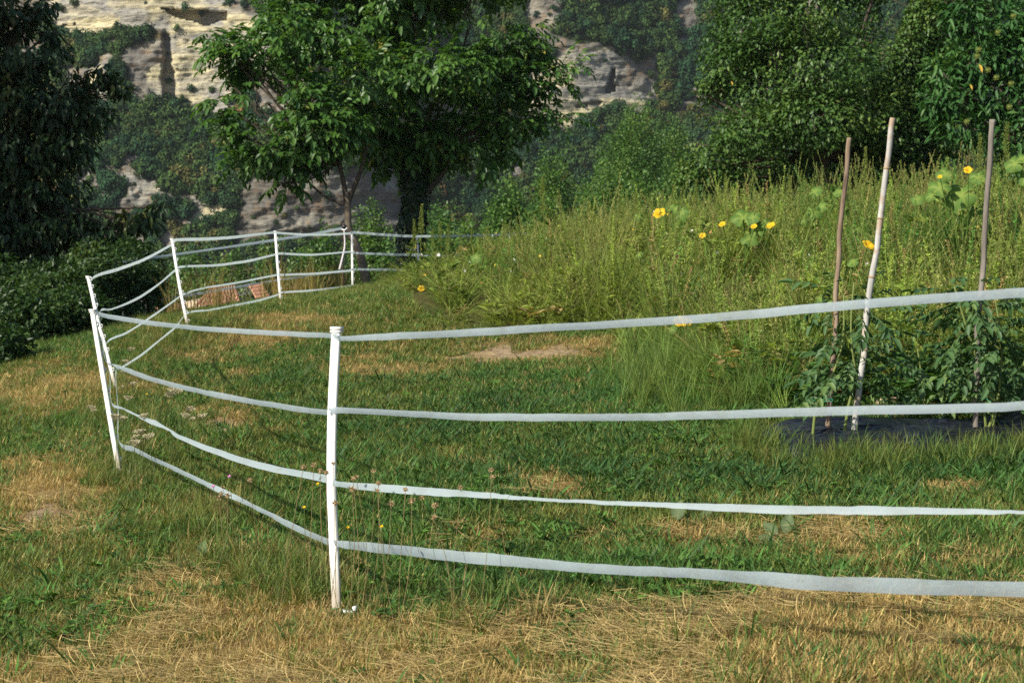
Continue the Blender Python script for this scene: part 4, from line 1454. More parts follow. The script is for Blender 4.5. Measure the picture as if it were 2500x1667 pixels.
TAPES.append(span([(2900, 1262, 14, 1), (2640, 1256, 16, 1), (2500, 1250, 7, 1), (2380, 1249, 11, 1), (2136, 1246, 18, 1), (1950, 1244, 18, 1), (1780, 1239, 16, 1), (1640, 1233, 11, 1), (1560, 1229, 10, 1), (1450, 1225, 8, 1), (1297, 1217, 7, 1), (1230, 1212, 9, 1), (1183, 1208, 12, 1),
                   (1080, 1202, 16, 1), (991, 1195, 16, 1), (829, 1182, 13, -1)], NEAR, RIGHT)
             + span([(796, 1168, 15, 1), (651, 1140, 13, 1), (536, 1105, 11, 1), (440, 1067, 8, 1), (418, 1052, 2.5, 1), (402, 1044, 4, 1), (375, 1031, 10, 1), (352, 1022, 6, 1), (329, 1011, 3, 1), (300, 997, 6, -1), (272, 982, 8, -1)], NEAR, (272, 9.25))
             + [(268, 920, 11, 6, -1), (260, 838, 13.45, 6, -1)] + span([(310, 812, 6, -1), (367, 775, 7, 1), (420, 738, 6, -1), (450, 718, 5, -1)], (260, 13.45), (450, 17.45))
             + span([(500, 703, 4, -1), (574, 691, 5, -1), (673, 672, 5, 1), (690, 671, 5, 1)], (450, 17.45), (690, 21.75)) + span([(765, 668, 5, -1), (853, 661, 5, 1), (865, 658, 5, 1)], (690, 21.75), (865, 26.85))
             + span([(1007, 658, 5, 1), (1100, 652, 5, -1), (1250, 640, 5, -1)], (865, 26.85), (1221, 35)))
TAPES.append(span([(2900, 1450, 46, -1), (2500, 1438, 43, -1), (2097, 1427, 42, -1), (1900, 1415, 38, -1), (1700, 1399, 27, -1), (1560, 1393, 26, -1), (1400, 1383, 25, -1), (1270, 1371, 29, -1), (1144, 1360, 29, -1), (960, 1341, 28, -1), (870, 1332, 24, -1), (829, 1327, 17, -1)], NEAR, RIGHT)
             + span([(796, 1320, 20, -1), (708, 1281, 19, -1), (660, 1256, 15, -1), (612, 1232, 13, -1), (545, 1200, 10, 1), (497, 1178, 13, -1), (440, 1150, 14, -1), (383, 1124, 14, -1), (330, 1098, 15, -1), (291, 1078, 12, -1)], NEAR, (291, 9.25))
             + [(288, 1000, 11, 6, -1), (283, 905, 13.45, 6, -1)] + span([(295, 898, 5, 1), (344, 867, 7, 1), (400, 822, 7, 1), (429, 798, 7, 1), (459, 764, 5, -1)], (283, 13.45), (459, 17.45))
             + span([(510, 757, 4, -1), (574, 745, 6, 1), (630, 734, 6, 1), (677, 720, 5, -1), (689, 714, 5, -1)], (459, 17.45), (689, 21.75)) + span([(765, 709, 5, 1), (855, 698, 4, 1), (865, 698, 5, 1)], (689, 21.75), (865, 26.85))
             + span([(918, 696, 4, 1), (1010, 694, 4, 1)], (865, 26.85), (1221, 35)))


def tape(keys, name, label, cat, wmax=.046, group=None, parent=None):
    K = np.array(keys, float)
    P_ = at(K[:, 0], K[:, 1], K[:, 2])
    app = K[:, 3] * K[:, 2] / F                       # width that shows
    thin = app < .007
    K[:, 4] = np.where((K[:, 2] > 12) & (cat == 'fence tape'), -1, K[:, 4])
    roll = np.where(thin, 1.15, np.where(K[:, 4] > 0, .75, .30)) * K[:, 4]
    wk = np.minimum(app / np.cos(roll), .062)
    n = (len(K) - 1) * 10 + 1
    C_ = catmull(P_, n)
    ro = np.interp(np.linspace(0, len(K) - 1, n), np.arange(len(K)), roll)
    s_ = np.linspace(0, len(K) - 1, n)
    dd = np.interp(s_, np.arange(len(K)), K[:, 2])
    ro = ro + .24 * (fbm(s_ * 1.7 + len(label), s_ * 0 + 3, 2, 17) - .5) * 2
    wa = np.interp(s_, np.arange(len(K)), wk)
    T = np.gradient(C_, axis=0); T /= np.linalg.norm(T, axis=1)[:, None] + 1e-9
    view = CAM - C_
    up_ = np.array([0, 0, 1.0]) - T * T[:, 2:3]; up_ /= np.linalg.norm(up_, axis=1)[:, None]
    C_ = C_ + up_ * (.0022 * (fbm(s_ * 5.3, s_ * 0 + len(label), 3, 23) - .5) * 2)[:, None]
    nr = np.cross(T, up_)
    sg = np.sign((nr * view).sum(1))[:, None]; sg[sg == 0] = 1
    nr = nr * sg                                      # side of the tape seen from the path
    wvec = up_ * np.cos(ro)[:, None] - nr * np.sin(ro)[:, None]
    m = 5
    a_ = np.linspace(-.5, .5, m)
    face = np.cross(wvec, T)
    V_ = C_[:, None] + wvec[:, None] * (a_[None, :, None] * wa[:, None, None]) + face[:, None] * ((.25 - a_ ** 2) * .16)[None, :, None] * wa[:, None, None]
    i_ = np.arange(n - 1)[:, None] * m; j_ = np.arange(m - 1)[None]
    f = np.stack([i_ + j_, i_ + j_ + 1, i_ + m + j_ + 1, i_ + m + j_], -1).reshape(-1, 4)
    tb = MB()
    tb.add(V_.reshape(-1, 3), f, None, np.tile(a_ + .5, n))
    o = tb.build(name, m_tape, parent, True)
    if parent is None: tag(o, label, cat, group)
    return o


TL = ['uppermost pale tape of the white fence, strung tight from post top to post top', 'second tape from the top of the white fence, sagging gently',
      'third tape from the top of the white fence, twisted thin in places', 'lowest and widest looking tape of the white fence, brushing the weeds']
for k, T_ in enumerate(TAPES):
    tape(T_, 'fence_tape', TL[k], 'fence tape', .046, 'tapes of the white fence')

# the gate lines behind the fence with their rod, insulator and link
m_lilac = plain('pale_tape', (.62, .58, .60), .5, .3, .1, 20)
m_black = plain('black_plastic', (.015, .015, .016), .4, .4, .2, 20)
m_rod = plain('rusty_rod', (.14, .09, .06), .8, .2, .4, 30)
tape([(836, 557, 26.6, 6, 1), (760, 572, 26.2, 6, 1), (600, 597, 25.2, 6, 1), (430, 621, 24, 5, 1), (356, 631, 23.4, 5, 1), (300, 640, 23.0, 4, 1)], 'gate_tape',
     'upper pale cord running from the black insulator behind the posts to the hedge', 'gate tape', .046)
tape([(838, 661, 26.6, 5, -1), (760, 672, 26.1, 5, -1), (650, 688, 25.5, 5, -1), (560, 704, 25, 5, 1), (450, 722, 24.3, 6, 1), (330, 741, 23.3, 5, 1), (250, 754, 22.6, 4, 1)], 'gate_tape',
     'lower pale cord running behind the posts in front of the orange roof into the hedge', 'gate tape', .046)
rod = empty('gate_rod', foot(838, 26.65), 'thin rusty rod with a black insulator holding the ends of the gate cords', 'rod')
mb = MB(); mb.tube([foot(838, 26.65) - [0, 0, .1], at(838, 600, 26.65), at(838, 545, 26.65)], .011, 6); mb.build('rod', m_rod, rod)
mb = MB(); mb.tube([at(834, 555, 26.6), at(842, 553, 26.6), at(846, 556, 26.6)], [.03, .045, .03], 8); mb.build('insulator', m_black, rod)
mb = MB(); mb.tube([at(834, 560, 26.55), at(842, 562, 26.55), at(848, 556, 26.55)], .015, 6); mb.build('hook', m_capw, rod)
K = catmull([at(840, 563, 26.5), at(842, 600, 26.5), at(835, 635, 26.5), at(829, 658, 26.5)], 16)
mb = MB(); mb.tube(K, np.interp(np.arange(16), [0, 7, 15], [.010, .02, .02]), 6)
o = mb.build('link_cord', m_lilac); tag(o, 'short pale cord hanging between the two gate cords beside the thin rod', 'cord')

# ------------------------------------------------------------------ poles
b = NT('bamboo')
tc = b.coord()
st = b.noise(18, 5, .6, b.mapping(tc, (1, 1, .10)))
bl = b.noise(9, 4, .6, tc)
c = b.ramp(st, [(.3, (.24, .23, .21)), (.55, (.40, .395, .375)), (.75, (.52, .515, .49))])
c = b.mix(b.ramp(bl, [(.48, 0.0), (.62, .7)]), c, (.28, .17, .08))
m_bamboo = b.done(b.pbr(c, .55, .3, b.bump(st, .3, .004)))
b = NT('barked_stick')
st = b.noise(22, 6, .65, b.mapping(b.coord(), (1, 1, .12)))
bl = b.noise(6, 4, .6, b.coord())
c = b.ramp(st, [(.3, (.06, .042, .032)), (.5, (.20, .145, .10)), (.72, (.36, .29, .215))])
c = b.mix(b.ramp(bl, [(.5, 0.0), (.65, .7)]), c, (.20, .15, .12))
m_stick = b.done(b.pbr(c, .85, .15, b.bump(st, .6, .006)))
b = NT('weathered_stick')
st = b.noise(22, 6, .65, b.mapping(b.coord(), (1, 1, .12)))
c = b.ramp(st, [(.3, (.085, .075, .064)), (.55, (.19, .168, .145)), (.75, (.29, .265, .23))])
m_grey = b.done(b.pbr(c, .8, .15, b.bump(st, .5, .005)))


def pole(d, path, rad, mat, label, nodes=(), lip=0.0, name='garden_pole'):
    P_ = at([p[0] for p in path], [p[1] for p in path], d)
    fp = P_[-1].copy(); fp[2] = float(ground_z(fp[0], fp[1]))
    P_[-1][2] = fp[2] - .05
    root = empty(name, fp, label, 'pole')
    C_ = catmull(P_, 60)
    s_ = np.linspace(0, 1, 60)
    rr = rad * (1 - .12 * (1 - s_)) * (1 + .05 * (fbm(s_ * 14, s_ * 0 + rad * 900, 3, 19) - .5) * 2)
    rr[0] *= 1 + lip; rr[1] *= 1 + lip * .6
    wob = np.c_[fbm(s_ * 7, s_ * 0 + d, 2, 29) - .5, 0 * s_, 0 * s_] * .022
    mb_ = MB(); mb_.tube(C_ + wob, rr, 14)
    mb_.build('shaft', mat, root, True)
    for py in nodes:
        k = int(np.argmin(np.abs(project(C_)[1] - py)))
        T = C_[k + 1] - C_[k]; T /= np.linalg.norm(T)
        mb_ = MB(); mb_.tube([C_[k] + wob[k] - T * .006, C_[k] + wob[k] - T * .002, C_[k] + wob[k] + T * .002, C_[k] + wob[k] + T * .006], np.array([1.0, 1.16, 1.16, 1.0]) * rr[k] + .0003, 14)
        mb_.build('node_ring', m_node, root, True)
    return root


m_node = plain('node_ring', (.30, .21, .12), .7, .2, .3, 40)
pole(8.12, [(2071, 337), (2062, 450), (2050, 574), (2046, 665), (2040, 768), (2025, 959), (2017, 1053)], .0155, m_stick, 'shortest pole, brown and rough barked, beside the pale bamboo')
pole(7.98, [(2177, 289), (2163, 409), (2145, 574), (2134, 653), (2109, 844), (2094, 951), (2080, 1068)], .0180, m_bamboo, 'pale grey bamboo pole with ringed joints leaning among tomato leaves', (409, 541, 680, 858, 1000))
pole(7.9, [(2421, 293), (2412, 430), (2404, 574), (2394, 730), (2386, 844), (2381, 951), (2379, 1078)], .0165, m_grey, 'weathered grey brown stick with a flared top in front of the chestnut', (), .22)

# ------------------------------------------------------------------ black mulch film of the bed
nu_, nv_ = 150, 36
fx = np.linspace(at(1870, 1040, 8.0)[0], at(2950, 1040, 8.0)[0], nu_)
X_, T_ = np.meshgrid(fx, np.linspace(-1, 1, nv_))
yc = 7.95 - .10 * (X_ - fx[0])
wob = .06 * (fbm(X_ * 3, T_ * 0, 2, 7) - .5)
Y_ = yc + T_ * .56 + wob
endf = sstep(0, .25, X_ - fx[0])
Z_ = ground_z(X_, Y_) + (.02 + .05 * (1 - T_ ** 2)) * (.3 + .7 * endf) + .05 * (fbm(X_ * 2.2, T_ * 5 + X_ * .4, 4, 131) - .5) + .03 * (fbm(X_ * 5, T_ * 12, 3, 133) - .5)
Y_ = yc + (T_ * .56) * (.4 + .6 * sstep(-.05, .2, X_ - fx[0])) + wob
ii = np.arange(nv_ - 1)[:, None] * nu_ + np.arange(nu_ - 1)[None]
mb = MB(); mb.add(np.stack([X_, Y_, Z_], -1).reshape(-1, 3), np.stack([ii, ii + 1, ii + nu_ + 1, ii + nu_], -1).reshape(-1, 4))
b = NT('mulch_film')
wr = b.noise(3, 2, .5, b.mapping(b.pos(), (1, 5, 5)))
dust = b.noise(20, 4, .6, b.pos())
c = b.mix(b.ramp(dust, [(.52, 0.0), (.75, .5)]), (.008, .009, .012), (.07, .065, .055))
m_film = b.done(b.pbr(c, .30, .5, b.bump(wr, 1.0, .06)))
o = mb.build('mulch_film', m_film, smooth=True)
tag(o, 'strip of wrinkled black plastic film covering the bed around the pole feet', 'plastic film')

# ------------------------------------------------------------------ tomato plants
m_tom = leaf_mat('tomato_leaf', [(0, (.030, .075, .028)), (.6, (.062, .13, .042)), (1, (.12, .19, .055))], .25, .5, .3)
m_tstem = plain('tomato_stem', (.14, .18, .05), .7, .2, .25, 15)


def tomato_leaf(seed):
    r_ = np.random.default_rng(seed)
    b_ = MB()
    L = .19
    t = np.array([.25, .25, .5, .52, .74, .76, .97]); side = np.array([1, -1, 1, -1, 1, -1, 0])
    P_ = np.stack([t * L, 0 * t, .02 * t - .07 * t ** 2], 1)
    X_ = np.stack([np.where(side == 0, 1, .55), side * .85, -.35 + r_.normal(0, .2, 7)], 1)
    v, q, tr, m = leaf_block(P_, X_, np.tile([0, 0, 1.0], (7, 1)) + unit(7, r_) * .35, np.array([.055, .055, .075, .07, .085, .08, .105]) * r_.uniform(.85, 1.15, 7), np.array([.026, .026, .034, .034, .040, .038, .046]), .35, True, .3)
    b_.add(v, q, tr, np.repeat(np.clip(r_.normal(.5, .2, 7), 0, 1), m))
    tt = np.linspace(0, .95, 4)
    b_.tube(np.stack([tt * L, 0 * tt, .02 * tt - .07 * tt ** 2], 1), .0028, 4, False, .8)
    me = b_.mesh('leaf'); me.materials.append(m_tom)
    return me


TLM = [tomato_leaf(600 + s) for s in range(6)]


def tomato(label, stems, nleaf, seed, spread=.24, d0=8.0):
    r_ = np.random.default_rng(seed)
    fp = at(*stems[0][-1], d0); fp[2] = float(ground_z(fp[0], fp[1])) + .03
    root = empty('tomato_plant', fp, label, 'tomato plant', 'tomato plants tied to the poles')
    paths = []
    for s_ in stems:
        P_ = at([p[0] for p in s_], [p[1] for p in s_], d0 - .03)
        P_[-1][2] = float(ground_z(P_[-1][0], P_[-1][1])) + .02
        C_ = catmull(P_, 20)
        mb_ = MB(); mb_.tube(C_, np.linspace(.005, .0095, 20), 8)
        mb_.build('stem', m_tstem, root, True)
        paths.append(C_)
    for k in range(nleaf):
        C_ = paths[r_.integers(0, len(paths))]
        t_ = r_.random() ** .9 * .70
        p = np.array([np.interp(t_ * 19, np.arange(20), C_[:, i]) for i in range(3)])
        a_ = r_.uniform(0, 2 * PI)
        ln = r_.uniform(.0, 1.0) ** 1.2 * spread
        X1 = np.array([math.cos(a_), math.sin(a_) * .8, r_.uniform(-.2, .5)])
        p = p + X1 / np.linalg.norm(X1) * ln
        X1 = X1 + unit(1, r_)[0] * .35 + np.array([0, 0, -.25])
        R_ = orient(p[None], X1[None], np.array([[0, 0, 1.0]]) + unit(1, r_) * .3, r_, np.array([r_.uniform(.5, .9)]))[0]
        m4 = Matrix.Identity(4)
        for i in range(3):
            for j in range(3): m4[i][j] = R_[i][j]
            m4[i][3] = p[i]
        child('leaf', TLM[int(r_.integers(0, 6))], root, m4)
    return root


tomato('tomato plant with a thick green stem beside the pale bamboo pole', [[(2085, 690), (2078, 780), (2080, 850), (2088, 920), (2072, 990), (2060, 1064)], [(2060, 720), (2058, 830), (2030, 920), (1995, 985), (1985, 1010)]], 95, 1, .22)
tomato('bushy dark tomato plant tangled round the weathered grey stick', [[(2400, 700), (2410, 800), (2395, 900), (2425, 1000), (2405, 1070)], [(2330, 700), (2360, 800), (2390, 900), (2410, 1000)], [(2430, 730), (2445, 840), (2440, 950), (2420, 1040)]], 140, 2, .26, 7.95)
tomato('low tomato plant spreading behind the black film, between the two tied ones', [[(2240, 850), (2250, 920), (2260, 1000), (2262, 1020)]], 50, 3, .30, 8.6)
tomato('tomato plant at the edge of the picture behind the bushy dark one', [[(2500, 720), (2505, 850), (2490, 950), (2500, 1030)]], 60, 4, .30, 8.4)

m_twine = plain('green_twine', (.03, .32, .20), .6, .3, .2, 40)
for pts, lab in (([(1972, 970), (1980, 977), (1995, 976), (2015, 974), (2032, 974), (2030, 979), (2000, 979)], 'bright green twine tied round the brown pole low down'), ([(2392, 973), (2400, 972), (2412, 976), (2420, 981)], 'dark green twine tied at the foot of the grey stick')):
    mb = MB()
    mb.tube(catmull([at(p[0], p[1], 7.94 if pts[0][0] < 2100 else 7.8) for p in pts], 24) + unit(24) * .002, .0022, 5)
    o = mb.build('twine', m_twine, smooth=True); tag(o, lab, 'twine')

# leafy weeds round the bed and behind it
x, y, z = sample(9000, 7.6, 13, 1.0, 300)
px, py, d, dry, bare = zones(x, y, z)
pr = blobs([(2250, 950, 380, 45, 1), (2300, 900, 380, 60, .7), (2350, 850, 300, 60, .5)], px, py) * (px > 1880)
keep = rng.random(len(x)) < pr * .8
x, y, z = pick(keep, x, y, z); n = len(x)
zz = z + rng.random(n) ** 2 * .22
g = mixcol(G_LUSH, G_DARK, rng.random(n)) * rng.uniform(.7, 1.2, n)[:, None]
scatter('bed_weeds', np.c_[x, y, zz], rng.uniform(0, 6.28, n), rng.uniform(.7, 1.3, n), rng.integers(0, 5, n), g, src_ros, 'leafy green weeds crowding the edge of the bed')
x, y, z = sample(9000, 8.3, 13.5, 1.0, 0)
px, py, d, dry, bare = zones(x, y, z)
keep = rng.random(len(x)) < .8 * blobs([(1700, 940, 150, 60, 1), (1650, 870, 90, 60, .8), (1800, 975, 110, 30, .7)], px, py)
x, y, z = pick(keep, x, y, z); n = len(x)
g = mixcol(G_LUSH * 1.1, G_YEL, rng.random(n) * .7) * rng.uniform(.75, 1.3, n)[:, None]
scatter('bank_grass', np.c_[x, y, z], rng.uniform(0, 6.28, n), rng.uniform(.22, .58, n) * (.5 + fbm(x * 3, y * 3, 2, 9)), rng.integers(0, 6, n), g * (.6 + .8 * rng.random(n))[:, None], src_tall, 'bright green uncut grass at the meadow corner beside the brown pole', rng.normal(0, .18, (n, 2)))
# thin grass growing over the front of the film
x = rng.uniform(1.2, 4.2, 780); y = 7.37 - .10 * (x - fx[0]) + rng.normal(-.03, .17, 780) + .8 * (x < 1.6) * rng.random(780); z = ground_z(x, y); n = len(x)
g = mixcol(G_LUSH, G_YEL, rng.random(n)) * rng.uniform(.7, 1.1, n)[:, None]
z = z + .02
scatter('bed_grass', np.c_[x, y, z], rng.uniform(0, 6.28, n), rng.uniform(.2, .6, n), rng.integers(0, 5, n), g, src_mid, 'thin grass leaning over the front edge of the black film')

# ------------------------------------------------------------------ stones
m_stone = plain('pale_stone', (.46, .36, .24), .9, .15, .3, 18, .01)


def stone(px, py, size, label, seed, flat=.6, d=None, mat=None):
    r_ = np.random.default_rng(seed)
    p = on_ground(px, py) if d is None else foot(px, d)
    n1_, n2_ = 12, 8
    th, ph = np.meshgrid(np.linspace(0, PI, n2_), np.arange(n1_) / n1_ * 2 * PI, indexing='ij')
    dr = np.stack([np.sin(th) * np.cos(ph), np.sin(th) * np.sin(ph), np.cos(th)], -1)
    pl = unit(9, r_)
    hts = r_.uniform(.62, .9, 9)
    rad = np.min(np.where((dr @ pl.T) > .05, hts / np.maximum(dr @ pl.T, .05), 1.15), axis=-1)
    rad = np.minimum(rad, 1.1)
    V_ = dr * rad[..., None] * size * np.array([1, .75, flat]) + p + np.array([0, 0, size * flat * .35])
    i_ = np.arange(n2_ - 1)[:, None] * n1_; j_ = np.arange(n1_)[None]
    f = np.stack([i_ + j_, i_ + n1_ + j_, i_ + n1_ + (j_ + 1) % n1_, i_ + (j_ + 1) % n1_], -1).reshape(-1, 4)
    mb_ = MB(); mb_.add(V_.reshape(-1, 3), f)
    o = mb_.build('stone', mat or m_stone)
    return tag(o, label, 'stone')


stone(2147, 990, .062, 'tan angular stone behind the black film, the broader of the pair beside the bamboo', 1, .7)
stone(2178, 988, .052, 'tan pointed stone behind the black film, beside the broader one', 2, .9)
stone(2235, 990, .030, 'small tan stone between the pointed stone and the weathered stick', 3)
stone(205, 1291, .022, 'small rounded tan stone lying in the cut grass below the bare patch', 4)
stone(228, 1292, .020, 'small tan stone lying against the rounded one in the cut grass', 5)
stone(92, 1230, .020, 'small pale stone at the edge of the bare earth patch', 6)

# ------------------------------------------------------------------ amaranth along the meadow front
m_amar = leaf_mat('amaranth_leaf', [(0, (.05, .10, .022)), (.6, (.14, .19, .04)), (1, (.27, .29, .07))], .3, .6, .2)


def amaranth_parts(seed, h):
    r_ = np.random.default_rng(seed)
    t = np.linspace(0, 1, 8)
    ln = r_.normal(0, .06, 2)
    path = np.stack([ln[0] * t ** 1.5 * h + .012 * np.sin(t * 9), ln[1] * t ** 1.5 * h, t * h], 1)
    ip = lambda q: np.stack([np.interp(q, t, path[:, i]) for i in range(3)], 1)
    a_ = MB(); a_.tube(path, .008 * (1 - .7 * t), 6, False, .5)
    st_ = a_.mesh('stem', True); st_.materials.append(m_amar)
    n = 34
    q = r_.uniform(.12, .72, n); ang = r_.uniform(0, 2 * PI, n)
    X_ = np.stack([np.cos(ang), np.sin(ang), r_.uniform(-.5, .5, n)], 1)
    P_ = ip(q) + X_ * .02
    v, qq, tr, m = leaf_block(P_, X_, np.tile([0, 0, 1.0], (n, 1)) + unit(n, r_) * .4, r_.uniform(.05, .13, n), r_.uniform(.025, .055, n), .3, True, .35)
    b_ = MB(); b_.add(v, qq, tr, np.repeat(r_.uniform(.1, .7, n), m))
    lv_ = b_.mesh('leaves'); lv_.materials.append(m_amar)
    n = 420
    q = r_.uniform(.66, 1.0, n); ang = r_.uniform(0, 2 * PI, n)
    wdt = .042 * (1.05 - q) / .35 * (.55 + .7 * fbm(q * 26, q * 0, 2, seed)) + .004
    P_ = ip(q) + np.stack([np.cos(ang), np.sin(ang), 0 * ang], 1) * (wdt * r_.random(n) ** .5)[:, None]
    X_ = np.stack([np.cos(ang), np.sin(ang), r_.uniform(.3, 1.6, n)], 1)
    v, qq, tr, m = leaf_block(P_, X_, unit(n, r_), r_.uniform(.012, .024, n), .009, .2, False)
    c_ = MB(); c_.add(v, qq, tr, np.repeat(r_.uniform(.45, 1.0, n), m))
    sp_ = c_.mesh('seed_spike'); sp_.materials.append(m_amar)
    return st_, lv_, sp_


AM = [amaranth_parts(700 + s, 1.15) for s in range(4)]
amar = [(1010, 536, 19.5), (1024, 500, 19.7), (1055, 560, 21), (1071, 542, 21.5), (1090, 575, 20.5), (1100, 548, 22), (1130, 570, 21), (1148, 560, 22), (1172, 575, 21), (1195, 560, 23), (1233, 540, 22), (1262, 530, 24), (1327, 430, 20),
        (1362, 545, 21), (1395, 520, 24), (1440, 500, 23), (1512, 480, 25), (1545, 470, 24), (1636, 455, 25), (1700, 440, 24), (1770, 425, 26), (1330, 590, 19), (1222, 610, 19.5), (955, 650, 25), (1465, 560, 20), (1580, 520, 20), (1690, 500, 22),
        (2110, 360, 22), (2460, 300, 19), (2398, 330, 20), (1930, 430, 21)]
AL = {0: 'tall amaranth, the shorter of the two before the ivy covered trunk', 1: 'tallest amaranth before the ivy covered trunk', 12: 'single tall thin amaranth rising alone above the meadow against the distant wood', 23: 'small amaranth growing alone in short grass by the far posts',
      28: 'thin green seed spike in front of the chestnut beside the weathered stick'}
for k, (hx, hy, dd) in enumerate(amar):
    top = at(hx, hy, dd)
    bs = np.array([top[0], top[1], float(ground_z(top[0], top[1]))])
    h = max(.35, top[2] - bs[2])
    root = empty('amaranth_plant', bs, AL.get(k, 'green amaranth spike in the row at the meadow tip, close to the ivy covered trunk' if hx < 1180 else 'green amaranth spike on the meadow edge below the walnut crown' if hx < 1420 else 'green amaranth spike on the crest in front of the fuzzy middle wood' if hx < 1660 else 'green amaranth spike on the crest in front of the dense fruit tree'), 'weed', 'amaranth plants along the meadow')
    for nm, me in zip(('stem', 'leaves', 'seed_spike'), AM[k % 4]):
        s_ = h / 1.15
        m4 = Matrix.Translation(Vector(bs)) @ Matrix.Rotation(k * 1.9, 4, 'Z') @ Matrix.Diagonal((min(s_, 1.25), min(s_, 1.25), s_, 1))
        child(nm, me, root, m4)

# ------------------------------------------------------------------ squash plants with yellow flowers in the meadow
m_sq = leaf_mat('squash_leaf', [(0, (.055, .125, .024)), (.6, (.13, .22, .042)), (1, (.26, .33, .07))], .35, .6, .2)
b = NT('squash_petal')
m_flow = b.done(b.mixs(.35, b.pbr((.80, .50, .02), .6, .2), b.transl((.85, .55, .03))))


def squash_leaf_mesh(seed):
    r_ = np.random.default_rng(seed)
    n = 22
    a_ = np.linspace(-PI * .93, PI * .93, n)
    rr = .5 * (1 + .10 * np.cos(5 * a_) + .035 * np.cos(19 * a_)) * (.86 + .14 * np.cos(a_))
    ring = lambda f, z_: np.stack([rr * f * np.cos(a_), rr * f * np.sin(a_), z_ + .05 * np.cos(5 * a_) * f], 1)
    V_ = np.vstack([[0, 0, 0], ring(.5, .10), ring(1.0, -.04) + unit(n, r_) * .02])
    f3 = [(0, 1 + k, 2 + k) for k in range(n - 1)]
    f4 = [(1 + k, 1 + n + k, 2 + n + k, 2 + k) for k in range(n - 1)]
    b_ = MB(); b_.add(V_, f4, f3, np.r_[.95, np.where(np.arange(n) % 4 == 0, .95, .45), np.where(np.arange(n) % 4 == 0, .7, .2)])
    me = b_.mesh('leaf', True); me.materials.append(m_sq)
    return me


def squash_flower_mesh():
    b_ = MB()
    n = 5
    for k in range(n):
        a0 = k / n * 2 * PI
        rows = [(0.0, .3, .0), (.35, .62, .42), (.80, .66, .66), (1.0, .30, .60)]
        V_ = []
        for rr, w_, z_ in rows:
            for s_ in (-1, 0, 1):
                an = a0 + s_ * w_
                V_.append((max(rr, .07) * math.cos(an), max(rr, .07) * math.sin(an), z_ + (.06 if s_ == 0 else 0)))
        f4 = []
        for i in range(3):
            for j in range(2): f4.append((i * 3 + j, i * 3 + j + 1, i * 3 + j + 4, i * 3 + j + 3))
        b_.add(V_, f4)
    b_.tube([(0, 0, -.05), (0, 0, .45)], [.09, .05], 6, True)
    me = b_.mesh('flower', True); me.materials.append(m_flow)
    return me


SL = [squash_leaf_mesh(800 + s) for s in range(3)]
SF = squash_flower_mesh()


def look(p, nrm, s, spin=0.0):
    q = Vector(nrm).to_track_quat('Z', 'Y').to_matrix().to_4x4()
    return Matrix.Translation(Vector(p)) @ q @ Matrix.Rotation(spin, 4, 'Z') @ Matrix.Scale(s, 4)


def squash(label, d, leaves, flowers, seed):
    r_ = np.random.default_rng(seed)
    L0 = leaves[0] if leaves else flowers[0]
    g0 = at(L0[0], L0[1], d); g0[2] = float(ground_z(g0[0], g0[1]))
    root = empty('squash_plant', g0, label, 'squash plant', 'flowering squash plants in the meadow')
    sb = MB()
    for (lx, ly, sp_) in leaves:
        p = at(lx, ly, d + r_.normal(0, .15))
        nrm = np.array([r_.normal(-.45, .25), r_.normal(-.85, .2), .8])
        child('leaf', SL[int(r_.integers(0, 3))], root, look(p, nrm, sp_ * d / F, r_.uniform(0, 6)))
        sb.tube(catmull([g0 + unit(1, r_)[0] * .03, (g0 + p) / 2 + unit(1, r_)[0] * .05, p], 6), .008, 5, False)
    for (lx, ly, sp_) in flowers:
        p = at(lx, ly, d - .35)
        child('flower', SF, root, look(p, (r_.normal(-.3, .4), r_.normal(-.7, .3), .8), sp_ * .41 * d / F, r_.uniform(0, 6)))
        sb.tube(catmull([g0, (g0 + p) / 2 + unit(1, r_)[0] * .05, p], 6), .005, 5, False)
    sb.build('stem', m_sq, root, True)


for sq in SQUASH: squash(*sq)

# scattered little leaves and flowers that catch the light in the meadow
def petal_mesh(seed):
    r_ = np.random.default_rng(seed)
    b_ = MB()
    v, q, tr, m = leaf_block(np.zeros((5, 3)), np.stack([np.cos(np.arange(5) * 1.257), np.sin(np.arange(5) * 1.257), .4 + 0 * np.arange(5)], 1), np.tile([0, 0, 1.0], (5, 1)), .02, .014)
    b_.add(v, q, tr, .5)
    return b_.mesh('petals')


src_pet = source_collection('petals', [petal_mesh(s) for s in range(2)], m_grass)
x, y, z = sample(2600, 12, 26, .6, 100)
px, py, d, dry, bare = zones(x, y, z)
keep = (py < meadow_edge(px)) & (px > 960) & (rng.random(len(x)) < .16)
x, y, z = pick(keep, x, y, z); n = len(x)
kind = rng.random(n)
g = np.where((kind < .3)[:, None], np.array([.7, .7, .66]), np.where((kind < .7)[:, None], np.array([.55, .42, .06]), np.array([.5, .26, .12])))
scatter('meadow_flowers', np.c_[x, y, z + rng.uniform(.25, .7, n)], rng.uniform(0, 6, n), rng.uniform(.6, 1.4, n), rng.integers(0, 2, n), g, src_pet, 'tiny white and yellow flowers dotted through the meadow', rng.uniform(-1.2, 1.2, (n, 2)))

